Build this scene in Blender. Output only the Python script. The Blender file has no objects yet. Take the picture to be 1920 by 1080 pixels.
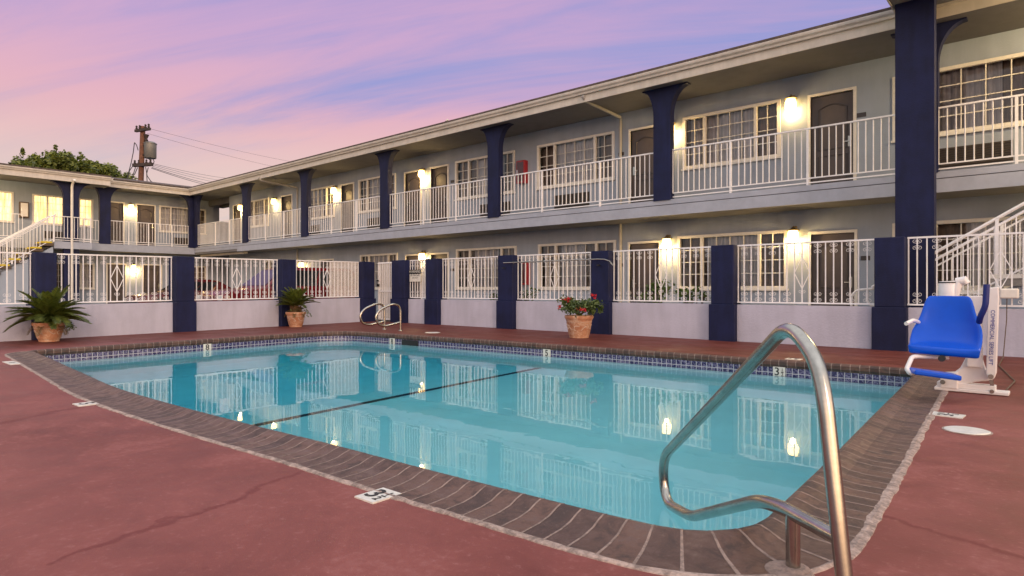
import bpy, bmesh, math, random
from mathutils import Vector, Matrix, noise as mnoise
from mathutils.geometry import tessellate_polygon
random.seed(7)
SC = bpy.context.scene
COL = SC.collection
R = math.radians

# ------------------------------------------------------------------ camera
FPX, CX, CY, TH, CH = 1182.0, 960.0, 541.0, R(41.35), 1.0
cam = bpy.data.cameras.new('camera')
cam.sensor_width = 36.0
cam.lens = FPX / 1920.0 * 36.0
cam.clip_start = 0.05
cam.clip_end = 3000
cam.shift_y = (CY - 540.0) / 1920.0
camo = bpy.data.objects.new('camera', cam)
COL.objects.link(camo)
camo.location = (0, 0, CH)
camo.rotation_euler = (R(90), 0, TH)
SC.camera = camo
RV = Vector((math.cos(TH), math.sin(TH), 0))
FV = Vector((-math.sin(TH), math.cos(TH), 0))


def ray(x, y): return FV + RV * ((x - CX) / FPX) + Vector((0, 0, -(y - CY) / FPX))
def gz(x, y, z=0.0):
    d = ray(x, y); t = (z - CH) / d.z
    return Vector((0, 0, CH)) + d * t
def gy(x, y, Y):
    d = ray(x, y); return Vector((0, 0, CH)) + d * (Y / d.y)
def gx(x, y, X):
    d = ray(x, y); return Vector((0, 0, CH)) + d * (X / d.x)
def gp(x, y, p, n):
    d = ray(x, y); n = Vector(n); c = Vector((0, 0, CH))
    return c + d * ((Vector(p) - c).dot(n) / d.dot(n))


# ------------------------------------------------------------------ world: dusk sky
SUN_EL, SUN_DIR = R(17), Vector((-0.86, 0.42, -0.30)).normalized()
world = bpy.data.worlds.new('World')
SC.world = world
world.use_nodes = True
wn, wl = world.node_tree.nodes, world.node_tree.links
wn.clear()


def mk(nodes, t, **kw):
    n = nodes.new(t)
    for k, v in kw.items():
        if k.startswith('i_'):
            key = k[2:]
            n.inputs[int(key) if key.isdigit() else key].default_value = v
        else:
            setattr(n, k, v)
    return n


def wmath(op, a, b=None, c=None):
    n = wn.new('ShaderNodeMath'); n.operation = op
    for i, v in enumerate((a, b, c)):
        if v is None: continue
        if isinstance(v, (int, float)): n.inputs[i].default_value = v
        else: wl.new(v, n.inputs[i])
    return n.outputs[0]


def wmix(f, a, b, mode='MIX'):
    n = wn.new('ShaderNodeMix'); n.data_type = 'RGBA'; n.blend_type = mode
    for s, v in ((n.inputs[0], f), (n.inputs[6], a), (n.inputs[7], b)):
        if isinstance(v, (int, float)): s.default_value = v
        elif isinstance(v, tuple): s.default_value = (*v, 1)
        else: wl.new(v, s)
    return n.outputs[2]


def wmap(v, a, b):
    n = wn.new('ShaderNodeMapRange'); n.interpolation_type = 'SMOOTHSTEP'
    wl.new(v, n.inputs[0]); n.inputs[1].default_value = a; n.inputs[2].default_value = b
    return n.outputs[0]


tc = wn.new('ShaderNodeTexCoord')
sx = wn.new('ShaderNodeSeparateXYZ'); wl.new(tc.outputs['Generated'], sx.inputs[0])
dx, dy, dz = sx.outputs
zc = wmath('MAXIMUM', dz, 0.0)
den = wmath('ADD', zc, 0.16)
px_, py_ = wmath('DIVIDE', dx, den), wmath('DIVIDE', dy, den)
# cloud layer coordinates: long axis points to the far left of the view
SA = TH + R(90) + R(74)
ca, sa = math.cos(SA), math.sin(SA)
along = wmath('ADD', wmath('MULTIPLY', px_, ca), wmath('MULTIPLY', py_, sa))
across = wmath('SUBTRACT', wmath('MULTIPLY', py_, ca), wmath('MULTIPLY', px_, sa))
cmb = wn.new('ShaderNodeCombineXYZ')
wl.new(wmath('MULTIPLY', along, 0.30), cmb.inputs[0]); wl.new(wmath('MULTIPLY', across, 1.25), cmb.inputs[1])
cmb.inputs[2].default_value = 17.3
n1 = mk(wn, 'ShaderNodeTexNoise', i_Scale=1.0, i_Detail=8.0, i_Roughness=0.56, i_Distortion=0.5)
wl.new(cmb.outputs[0], n1.inputs['Vector'])
cmb2 = wn.new('ShaderNodeCombineXYZ')
wl.new(wmath('MULTIPLY', along, 0.5), cmb2.inputs[0]); wl.new(wmath('MULTIPLY', across, 2.6), cmb2.inputs[1])
cmb2.inputs[2].default_value = 29.41
n2 = mk(wn, 'ShaderNodeTexNoise', i_Scale=1.0, i_Detail=9.0, i_Roughness=0.62, i_Distortion=0.8)
wl.new(cmb2.outputs[0], n2.inputs['Vector'])
# side: + on the left of the photograph, - on the right
side = wmath('ADD', wmath('MULTIPLY', dx, -RV.x), wmath('MULTIPLY', dy, -RV.y))
pinkf = wmath('ADD', wmath('MULTIPLY', n1.outputs[0], 1.7), wmath('MULTIPLY', n2.outputs[0], 1.15))
pinkf = wmath('ADD', pinkf, wmath('MULTIPLY', side, 0.52))
pinkf = wmath('SUBTRACT', pinkf, wmath('MULTIPLY', wmath('ABSOLUTE', wmath('SUBTRACT', zc, 0.25)), 1.3))
pinkf = wmap(pinkf, 0.98, 1.68)
blue = wmix(wmap(n2.outputs[0], 0.35, 0.65), (0.29, 0.32, 0.65), (0.38, 0.32, 0.63))
pink = wmix(wmap(zc, 0.20, 0.38), (0.82, 0.45, 0.49), (0.64, 0.39, 0.60))
up = wmix(pinkf, blue, pink)
low = wmix(wmap(n1.outputs[0], 0.38, 0.62), (0.60, 0.52, 0.54), (0.79, 0.59, 0.53))
base = wmix(wmap(zc, 0.12, 0.27), low, up)
# the rest of the dome (overhead and behind the camera) is a plain pale dusk sky
front = wmath('ADD', wmath('MULTIPLY', dx, FV.x), wmath('MULTIPLY', dy, FV.y))
inview = wmath('MULTIPLY', wmap(front, 0.05, 0.45), wmath('SUBTRACT', 1.0, wmap(zc, 0.44, 0.60)))
base = wmix(inview, (0.66, 0.66, 0.70), base)
# bright western afterglow (behind and to the right of the camera)
gaz = Vector((-SUN_DIR.x, -SUN_DIR.y, 0)).normalized()
adot = wmath('ADD', wmath('MULTIPLY', dx, gaz.x), wmath('MULTIPLY', dy, gaz.y))
glow = wmath('MULTIPLY', wmap(adot, 0.15, 0.98), wmath('SUBTRACT', 1.0, wmap(zc, 0.05, 0.6)))
glow_c = wmix(1.0, wmix(wmap(zc, 0.0, 0.35), (3.6, 1.75, 0.50), (1.5, 1.0, 0.70)), glow, 'MULTIPLY')
lift = wmath('ADD', 1.0, wmath('MULTIPLY', wmap(zc, 0.46, 0.85), 0.75))
back = wmath('MULTIPLY', wmap(adot, 0.1, 0.9), 0.6)
lift = wmath('ADD', lift, back)
skyc = wmix(1.0, base, lift, 'MULTIPLY')
skyc = wmix(1.0, skyc, glow_c, 'ADD')
bg = wn.new('ShaderNodeBackground'); wl.new(skyc, bg.inputs[0]); bg.inputs[1].default_value = 0.92
st = wn.new('ShaderNodeTexSky'); st.sky_type = 'NISHITA'; st.sun_disc = False
st.sun_elevation = SUN_EL
st.sun_rotation = math.atan2(-SUN_DIR.x, -SUN_DIR.y)
bg2 = wn.new('ShaderNodeBackground'); wl.new(st.outputs[0], bg2.inputs[0]); bg2.inputs[1].default_value = 0.006
addn = wn.new('ShaderNodeAddShader'); wl.new(bg.outputs[0], addn.inputs[0]); wl.new(bg2.outputs[0], addn.inputs[1])
wo = wn.new('ShaderNodeOutputWorld'); wl.new(addn.outputs[0], wo.inputs[0])

sun = bpy.data.lights.new('sun', 'SUN')
sun.energy = 0.75; sun.angle = R(11); sun.color = (1.0, 0.72, 0.5)
suno = bpy.data.objects.new('sun', sun); COL.objects.link(suno)
suno.rotation_euler = SUN_DIR.to_track_quat('-Z', 'Y').to_euler()
suno.location = (10, -5, 12)

SC.view_settings.view_transform = 'Standard'
SC.view_settings.look = 'None'
SC.view_settings.exposure = 0.10
SC.view_settings.gamma = 1.0
SC.render.engine = 'CYCLES'
cy = SC.cycles
cy.use_denoising = True
cy.max_bounces = 10; cy.diffuse_bounces = 4; cy.glossy_bounces = 4; cy.transmission_bounces = 8
cy.transparent_max_bounces = 12
cy.caustics_reflective = False; cy.caustics_refractive = True
cy.sample_clamp_indirect = 5.0


# ------------------------------------------------------------------ mesh helpers
class MB:
    def __init__(s): s.v = []; s.f = []; s.c = []; s.uv = []
    def vert(s, p): s.v.append(Vector(p)); return len(s.v) - 1
    def face(s, idx): s.f.append(list(idx))
    def quad(s, *ps): s.face([s.vert(p) for p in ps])
    def box(s, x0, x1, y0, y1, z0, z1):
        if x1 < x0: x0, x1 = x1, x0
        if y1 < y0: y0, y1 = y1, y0
        if z1 < z0: z0, z1 = z1, z0
        b = len(s.v)
        for z in (z0, z1):
            for x, y in ((x0, y0), (x1, y0), (x1, y1), (x0, y1)): s.vert((x, y, z))
        for f in ((3, 2, 1, 0), (4, 5, 6, 7), (0, 1, 5, 4), (1, 2, 6, 5), (2, 3, 7, 6), (3, 0, 4, 7)):
            s.face([b + i for i in f])
        return s
    def bar(s, a, b, w, h=None, up=(0, 0, 1)):
        """square bar from a to b"""
        a, b = Vector(a), Vector(b); h = w if h is None else h
        d = (b - a).normalized(); up = Vector(up)
        if abs(d.dot(up)) > 0.98: up = Vector((1, 0, 0))
        sd = d.cross(up).normalized(); u = sd.cross(d).normalized()
        k = len(s.v)
        for p in (a, b):
            for i, j in ((-1, -1), (1, -1), (1, 1), (-1, 1)): s.vert(p + sd * (i * w / 2) + u * (j * h / 2))
        for f in ((3, 2, 1, 0), (4, 5, 6, 7), (0, 1, 5, 4), (1, 2, 6, 5), (2, 3, 7, 6), (3, 0, 4, 7)):
            s.face([k + i for i in f])
        return s
    def tube(s, pts, r, n=8, cap=True):
        pts = [Vector(p) for p in pts]; m = len(pts)
        rs = r if isinstance(r, (list, tuple)) else [r] * m
        ref = None; rings = []
        for i, p in enumerate(pts):
            t = (pts[min(i + 1, m - 1)] - pts[max(i - 1, 0)]).normalized()
            if ref is None:
                a = Vector((0, 0, 1)) if abs(t.z) < 0.9 else Vector((1, 0, 0))
                ref = t.cross(a).normalized()
            ref = (ref - t * ref.dot(t)).normalized()
            b = t.cross(ref)
            rings.append([s.vert(p + (ref * math.cos(q) + b * math.sin(q)) * rs[i])
                          for q in (2 * math.pi * k / n for k in range(n))])
        for i in range(m - 1):
            for k in range(n):
                s.face([rings[i][k], rings[i][(k + 1) % n], rings[i + 1][(k + 1) % n], rings[i + 1][k]])
        if cap: s.face(rings[0][::-1]); s.face(rings[-1])
        return s
    def lathe(s, prof, c=(0, 0, 0), n=24, cap=True):
        c = Vector(c); rings = []
        for r, z in prof:
            rings.append([s.vert(c + Vector((r * math.cos(2 * math.pi * k / n), r * math.sin(2 * math.pi * k / n), z))) for k in range(n)])
        for i in range(len(prof) - 1):
            for k in range(n):
                s.face([rings[i][k], rings[i][(k + 1) % n], rings[i + 1][(k + 1) % n], rings[i + 1][k]])
        if cap: s.face(rings[0][::-1]); s.face(rings[-1])
        return s
    def prism(s, poly, fn0, fn1):
        """polygon (2-D list) mapped by fn0 / fn1 to two 3-D caps"""
        n = len(poly)
        a = [s.vert(fn0(p)) for p in poly]; b = [s.vert(fn1(p)) for p in poly]
        s.face(a[::-1]); s.face(b)
        for i in range(n): s.face([a[i], a[(i + 1) % n], b[(i + 1) % n], b[i]])
        return s
    def build(s, name, mat, parent=None, smooth=False, bevel=0.0, seg=2, fix=True, data_name=None):
        me = bpy.data.meshes.new(name)
        me.from_pydata([tuple(p) for p in s.v], [], s.f)
        if fix or bevel:
            bm = bmesh.new(); bm.from_mesh(me)
            if bevel:
                bmesh.ops.remove_doubles(bm, verts=bm.verts, dist=1e-5)
            if fix: bmesh.ops.recalc_face_normals(bm, faces=bm.faces)
            if bevel:
                ed = [e for e in bm.edges if len(e.link_faces) == 2 and e.calc_face_angle(0) > 0.5]
                bmesh.ops.bevel(bm, geom=ed, offset=bevel, segments=seg, affect='EDGES', profile=0.5, clamp_overlap=True)
            bm.to_mesh(me); bm.free()
        if smooth:
            me.polygons.foreach_set('use_smooth', [True] * len(me.polygons))
            me.set_sharp_from_angle(angle=R(40))
        me.materials.append(mat)
        o = bpy.data.objects.new(name, me); COL.objects.link(o)
        if parent is not None: setpar(o, parent)
        return o


ROOTLOC = {}
def setpar(o, p):
    o.parent = p
    a = Vector((0, 0, 0)); q = p
    while q is not None:
        a += Vector(q.location); q = q.parent
    # meshes are modelled in world space: shift them back by the base of their thing
    if o.type == 'MESH' and o.name not in ROOTLOC:
        if o.data.users == 1 and a.length > 0: o.data.transform(Matrix.Translation(-a))


def tag(o, label, cat, group=None, kind=None):
    if label: o['label'] = label
    if cat: o['category'] = cat
    if group: o['group'] = group
    if kind: o['kind'] = kind
    return o
def thing(name, loc, label, cat, group=None, rz=0.0):
    o = bpy.data.objects.new(name, None); COL.objects.link(o)
    o.location = loc; o.rotation_euler = (0, 0, rz); o.empty_display_size = 0.2
    return tag(o, label, cat, group)
def struct(o): o['kind'] = 'structure'; return o
def copy_tree(o, parent=None):
    c = o.copy(); COL.objects.link(c)
    if parent is not None: c.parent = parent
    for ch in list(o.children): copy_tree(ch, c)
    return c


# ------------------------------------------------------------------ materials
def mat_new(name):
    m = bpy.data.materials.new(name); m.use_nodes = True
    nt = m.node_tree; b = nt.nodes['Principled BSDF']
    return m, nt, b
def link(nt, a, b): nt.links.new(a, b)
def mixc(nt, f, a, b, mode='MIX'):
    n = nt.nodes.new('ShaderNodeMix'); n.data_type = 'RGBA'; n.blend_type = mode
    for s, v in ((n.inputs[0], f), (n.inputs[6], a), (n.inputs[7], b)):
        if isinstance(v, (int, float)): s.default_value = v
        elif isinstance(v, tuple): s.default_value = (*v[:3], 1)
        else: nt.links.new(v, s)
    return n.outputs[2]
def mth(nt, op, a, b=None, c=None):
    n = nt.nodes.new('ShaderNodeMath'); n.operation = op
    for i, v in enumerate((a, b, c)):
        if v is None: continue
        if isinstance(v, (int, float)): n.inputs[i].default_value = v
        else: nt.links.new(v, n.inputs[i])
    return n.outputs[0]
def rng(nt, v, a, b, c=0.0, d=1.0):
    n = nt.nodes.new('ShaderNodeMapRange'); n.interpolation_type = 'SMOOTHSTEP'
    nt.links.new(v, n.inputs[0])
    for i, q in enumerate((a, b, c, d)): n.inputs[i + 1].default_value = q
    return n.outputs[0]
def nz(nt, vec, scale, detail=4, rough=0.55, dist=0.0):
    n = nt.nodes.new('ShaderNodeTexNoise')
    n.inputs['Scale'].default_value = scale; n.inputs['Detail'].default_value = detail
    n.inputs['Roughness'].default_value = rough; n.inputs['Distortion'].default_value = dist
    if vec is not None: nt.links.new(vec, n.inputs['Vector'])
    return n.outputs[0]
def geo_pos(nt): return nt.nodes.new('ShaderNodeNewGeometry').outputs['Position']
def scl(nt, vec, s):
    n = nt.nodes.new('ShaderNodeMapping'); n.inputs['Scale'].default_value = s
    nt.links.new(vec, n.inputs[0]); return n.outputs[0]
def bump(nt, b, h, strength, dist=0.01):
    n = nt.nodes.new('ShaderNodeBump'); n.inputs['Strength'].default_value = strength
    n.inputs['Distance'].default_value = dist
    nt.links.new(h, n.inputs['Height']); nt.links.new(n.outputs[0], b.inputs['Normal'])


def paint(name, col, rough=0.6, var=0.12, scale=3.0, bmp=0.0, bscale=60, metal=0.0, spec=0.5, streak=False):
    m, nt, b = mat_new(name)
    pos = geo_pos(nt)
    n1 = nz(nt, pos, scale, 5, 0.6)
    n2 = nz(nt, scl(nt, pos, (1, 1, 0.15) if streak else (1, 1, 1)), scale * 4.3, 4, 0.6)
    lo = tuple(c * (1 - var) for c in col); hi = tuple(min(1, c * (1 + var)) for c in col)
    c = mixc(nt, rng(nt, mth(nt, 'ADD', mth(nt, 'MULTIPLY', n1, 0.6), mth(nt, 'MULTIPLY', n2, 0.4)), 0.35, 0.65), lo, hi)
    link(nt, c, b.inputs['Base Color'])
    b.inputs['Roughness'].default_value = rough; b.inputs['Metallic'].default_value = metal
    b.inputs['Specular IOR Level'].default_value = spec
    if bmp: bump(nt, b, nz(nt, pos, bscale, 3, 0.6), bmp, 0.008)
    return m


M = {}
M['stucco'] = paint('grey_stucco', (0.345, 0.395, 0.475), 0.85, 0.09, 0.9, 0.6, 45, streak=True)
M['stucco_trim'] = paint('pipe_paint', (0.38, 0.37, 0.36), 0.6, 0.05, 2.0)
M['fascia'] = paint('deck_edge_paint', (0.36, 0.385, 0.455), 0.7, 0.08, 1.5, 0.15, 30)
M['fence_wall'] = paint('fence_wall_stucco', (0.47, 0.465, 0.565), 0.85, 0.09, 1.3, 0.8, 30, streak=True)
M['navy'] = paint('navy_paint', (0.0075, 0.0110, 0.050), 0.65, 0.28, 2.0, 0.45, 45, spec=0.3, streak=True)
M['iron'] = paint('white_painted_iron', (0.84, 0.83, 0.84), 0.4, 0.06, 6.0)
M['cream'] = paint('cream_trim', (0.78, 0.75, 0.69), 0.5, 0.06, 4.0)
M['beige'] = paint('beige_eave_paint', (0.57, 0.525, 0.46), 0.55, 0.10, 2.5, 0, 0, streak=True)
M['soffit'] = paint('soffit_paint', (0.155, 0.152, 0.155), 0.85, 0.12, 0.8, 0.3, 40)
M['roof'] = paint('brown_shingle', (0.10, 0.075, 0.065), 0.9, 0.4, 6.0, 0.8, 12)
M['door'] = paint('dark_door', (0.075, 0.06, 0.06), 0.45, 0.10, 2.0)
M['door_trim'] = paint('door_moulding', (0.045, 0.036, 0.036), 0.4, 0.10, 2.0)
M['steel'] = paint('brushed_steel', (0.43, 0.41, 0.365), 0.22, 0.10, 9.0, metal=1.0)
M['steel_far'] = M['steel']
M['brass'] = paint('aged_brass', (0.30, 0.22, 0.10), 0.4, 0.1, 8.0, metal=0.8)
M['dark'] = paint('dark_interior', (0.035, 0.03, 0.028), 0.8, 0.1, 2.0)
M['black'] = paint('black_rubber', (0.02, 0.02, 0.02), 0.5, 0.1, 5.0)
M['grille'] = paint('brown_grille', (0.05, 0.038, 0.03), 0.5, 0.12, 5.0)
M['red'] = paint('red_enamel', (0.30, 0.012, 0.02), 0.35, 0.1, 5.0)
M['red_glass'] = paint('dark_red_glass', (0.09, 0.03, 0.035), 0.12, 0.1, 5.0)
M['white_plastic'] = paint('white_powder_coat', (0.78, 0.74, 0.72), 0.35, 0.05, 4.0)
M['blue_plastic'] = paint('blue_plastic', (0.0, 0.075, 0.56), 0.3, 0.04, 4.0, spec=0.3)
M['blue_dark'] = paint('dark_blue_foam', (0.006, 0.018, 0.16), 0.45, 0.06, 9.0)
M['blue_ink'] = paint('blue_ink', (0.02, 0.05, 0.30), 0.6, 0.02, 9.0)
M['ink'] = paint('black_ink', (0.015, 0.015, 0.015), 0.6, 0.02, 9.0)
M['tile_white'] = paint('white_tile', (0.68, 0.66, 0.60), 0.35, 0.10, 14.0)
M['terracotta'] = None
M['soil'] = paint('potting_soil', (0.03, 0.022, 0.016), 0.95, 0.3, 20.0, 0.6, 80)
M['wood'] = paint('pole_wood', (0.16, 0.07, 0.04), 0.85, 0.25, 5.0, 0.3, 20, streak=True)
M['pole_dark'] = paint('weathered_dark_wood', (0.05, 0.035, 0.03), 0.85, 0.2, 5.0)
M['xfmr'] = paint('transformer_grey', (0.17, 0.165, 0.15), 0.4, 0.08, 3.0, metal=0.2)
M['wire'] = paint('black_wire', (0.035, 0.03, 0.035), 0.6, 0.05, 4.0)
M['asphalt'] = paint('asphalt', (0.055, 0.055, 0.058), 0.9, 0.3, 1.2, 0.5, 70)
M['concrete'] = paint('concrete_walk', (0.30, 0.28, 0.26), 0.9, 0.15, 1.5, 0.4, 50)
M['step'] = paint('brown_step', (0.11, 0.075, 0.05), 0.8, 0.15, 3.0)
M['yellow'] = paint('yellow_safety_paint', (0.62, 0.48, 0.02), 0.55, 0.10, 7.0)
M['car_red'] = paint('red_car_paint', (0.13, 0.007, 0.011), 0.18, 0.04, 2.0, spec=0.7)
M['car_dark'] = paint('dark_red_car_paint', (0.075, 0.006, 0.009), 0.18, 0.04, 2.0, spec=0.7)
M['car_glass'] = paint('car_glass', (0.012, 0.014, 0.017), 0.05, 0.02, 2.0, spec=0.8)
M['chrome'] = paint('chrome', (0.7, 0.7, 0.7), 0.12, 0.03, 4.0, metal=1.0)
M['lamp_glass'] = paint('headlamp_glass', (0.6, 0.6, 0.6), 0.1, 0.03, 4.0)
M['tyre'] = paint('tyre_rubber', (0.02, 0.02, 0.02), 0.8, 0.1, 8.0)


def leaf_mat(name, a, b_, rough=0.5, sc=5.0):
    m, nt, b = mat_new(name)
    pos = geo_pos(nt)
    oi = nt.nodes.new('ShaderNodeNewGeometry')
    f = mth(nt, 'ADD', mth(nt, 'MULTIPLY', oi.outputs['Random Per Island'], 0.6), mth(nt, 'MULTIPLY', nz(nt, pos, sc, 3), 0.4))
    link(nt, mixc(nt, rng(nt, f, 0.15, 0.8), a, b_), b.inputs['Base Color'])
    b.inputs['Roughness'].default_value = rough
    tr = nt.nodes.new('ShaderNodeBsdfTranslucent')
    link(nt, mixc(nt, 1.0, mixc(nt, rng(nt, f, 0.15, 0.8), a, b_), (1.4, 1.6, 0.7), 'MULTIPLY'), tr.inputs[0])
    mx = nt.nodes.new('ShaderNodeMixShader'); mx.inputs[0].default_value = 0.2
    link(nt, b.outputs[0], mx.inputs[1]); link(nt, tr.outputs[0], mx.inputs[2])
    link(nt, mx.outputs[0], nt.nodes['Material Output'].inputs[0])
    return m
M['palm'] = leaf_mat('palm_leaf', (0.032, 0.048, 0.010), (0.135, 0.160, 0.032), 0.38)
M['palm_trunk'] = paint('palm_trunk', (0.13, 0.075, 0.035), 0.9, 0.35, 14.0, 0.8, 40)
M['dry'] = leaf_mat('dry_leaf', (0.10, 0.065, 0.03), (0.20, 0.14, 0.06), 0.7)
M['geranium'] = leaf_mat('geranium_leaf', (0.025, 0.055, 0.012), (0.11, 0.16, 0.04), 0.5, 12)
M['petal'] = leaf_mat('red_petal', (0.42, 0.008, 0.015), (0.62, 0.03, 0.04), 0.5, 12)
M['shrub'] = leaf_mat('shrub_leaf', (0.03, 0.06, 0.012), (0.12, 0.18, 0.045), 0.5, 6)
M['tree'] = leaf_mat('tree_leaf', (0.040, 0.062, 0.012), (0.22, 0.245, 0.045), 0.55, 0.7)
M['bark'] = paint('bark', (0.08, 0.055, 0.04), 0.95, 0.3, 6.0, 0.8, 25)

# terracotta with pale weathering
def terracotta():
    m, nt, b = mat_new('terracotta')
    pos = geo_pos(nt)
    n = nz(nt, pos, 7, 6, 0.65, 0.4); n2 = nz(nt, pos, 38, 4, 0.7)
    c = mixc(nt, rng(nt, n, 0.35, 0.65), (0.46, 0.21, 0.115), (0.56, 0.31, 0.19))
    c = mixc(nt, rng(nt, mth(nt, 'ADD', mth(nt, 'MULTIPLY', n, 0.6), mth(nt, 'MULTIPLY', n2, 0.4)), 0.47, 0.62), c, (0.64, 0.46, 0.34))
    link(nt, c, b.inputs['Base Color']); b.inputs['Roughness'].default_value = 0.85
    bump(nt, b, n2, 0.4, 0.01)
    return m
M['terracotta'] = terracotta()
M['terra_pale'] = paint('weathered_relief', (0.56, 0.42, 0.33), 0.85, 0.2, 20, 0.4, 70)


def emit(name, col, s):
    m, nt, b = mat_new(name)
    b.inputs['Base Color'].default_value = (0.8, 0.75, 0.6, 1)
    b.inputs['Emission Color'].default_value = (*col, 1); b.inputs['Emission Strength'].default_value = s
    return m
M['lamp'] = emit('lamp_shade_glow', (1.0, 0.62, 0.19), 8.0)
M['lamp2'] = emit('lamp_shade_glow_lower', (1.0, 0.64, 0.20), 8.0)


def sunset_glow_curtain():  # emissive curtain stands in for the sunset reflected in the panes
    m, nt, b = mat_new('sunset_glow_curtain')
    pos = geo_pos(nt)
    n = nz(nt, scl(nt, pos, (1, 3, 0.4)), 3.0, 3)
    c = mixc(nt, rng(nt, n, 0.35, 0.65), (0.80, 0.52, 0.20), (1.0, 0.78, 0.40))
    link(nt, c, b.inputs['Base Color']); link(nt, c, b.inputs['Emission Color'])
    b.inputs['Emission Strength'].default_value = 1.7
    return m
M['sunset_glow_curtain'] = sunset_glow_curtain()
def curtain():
    m, nt, b = mat_new('grey_curtain')
    pos = geo_pos(nt)
    n = nz(nt, scl(nt, pos, (9, 9, 0.2)), 2.0, 3)
    link(nt, mixc(nt, rng(nt, n, 0.3, 0.7), (0.52, 0.51, 0.54), (0.85, 0.83, 0.86)), b.inputs['Base Color'])
    b.inputs['Roughness'].default_value = 0.9
    return m
M['curtain'] = curtain()
M['curtain_dark'] = paint('brown_curtain', (0.26, 0.20, 0.165), 0.9, 0.25, 5.0, streak=True)


def glass_pane():
    m, nt, b = mat_new('window_glass')
    nt.nodes.remove(b)
    t = nt.nodes.new('ShaderNodeBsdfTransparent'); t.inputs[0].default_value = (0.92, 0.92, 0.92, 1)
    g = nt.nodes.new('ShaderNodeBsdfGlossy'); g.inputs['Roughness'].default_value = 0.02
    fr = nt.nodes.new('ShaderNodeFresnel'); fr.inputs[0].default_value = 1.65
    mx = nt.nodes.new('ShaderNodeMixShader')
    link(nt, fr.outputs[0], mx.inputs[0]); link(nt, t.outputs[0], mx.inputs[1]); link(nt, g.outputs[0], mx.inputs[2])
    link(nt, mx.outputs[0], nt.nodes['Material Output'].inputs[0])
    return m
M['glass'] = glass_pane()


def mesh_screen():
    m, nt, b = mat_new('perforated_screen')
    b.inputs['Base Color'].default_value = (0.62, 0.57, 0.53, 1); b.inputs['Roughness'].default_value = 0.6
    t = nt.nodes.new('ShaderNodeBsdfTransparent')
    tcn = nt.nodes.new('ShaderNodeNewGeometry')
    ch = nt.nodes.new('ShaderNodeTexVoronoi'); ch.inputs['Scale'].default_value = 110
    link(nt, tcn.outputs['Position'], ch.inputs['Vector'])
    mx = nt.nodes.new('ShaderNodeMixShader')
    link(nt, rng(nt, ch.outputs['Distance'], 0.36, 0.46, 0.0, 1.0), mx.inputs[0])
    link(nt, t.outputs[0], mx.inputs[1]); link(nt, b.outputs[0], mx.inputs[2])
    link(nt, mx.outputs[0], nt.nodes['Material Output'].inputs[0])
    return m
M['screen'] = mesh_screen()


def seg_dist(nt, sep, a, b_):
    """distance in plan from the segment a-b"""
    ax, ay = a; bx, by = b_
    L2 = (bx - ax) ** 2 + (by - ay) ** 2
    ux, uy = bx - ax, by - ay
    qx = mth(nt, 'SUBTRACT', sep[0], ax); qy = mth(nt, 'SUBTRACT', sep[1], ay)
    t = mth(nt, 'DIVIDE', mth(nt, 'ADD', mth(nt, 'MULTIPLY', qx, ux), mth(nt, 'MULTIPLY', qy, uy)), L2)
    c = nt.nodes.new('ShaderNodeClamp'); link(nt, t, c.inputs[0]); t = c.outputs[0]
    ex = mth(nt, 'SUBTRACT', qx, mth(nt, 'MULTIPLY', t, ux)); ey = mth(nt, 'SUBTRACT', qy, mth(nt, 'MULTIPLY', t, uy))
    return mth(nt, 'SQRT', mth(nt, 'ADD', mth(nt, 'MULTIPLY', ex, ex), mth(nt, 'MULTIPLY', ey, ey)))


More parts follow.
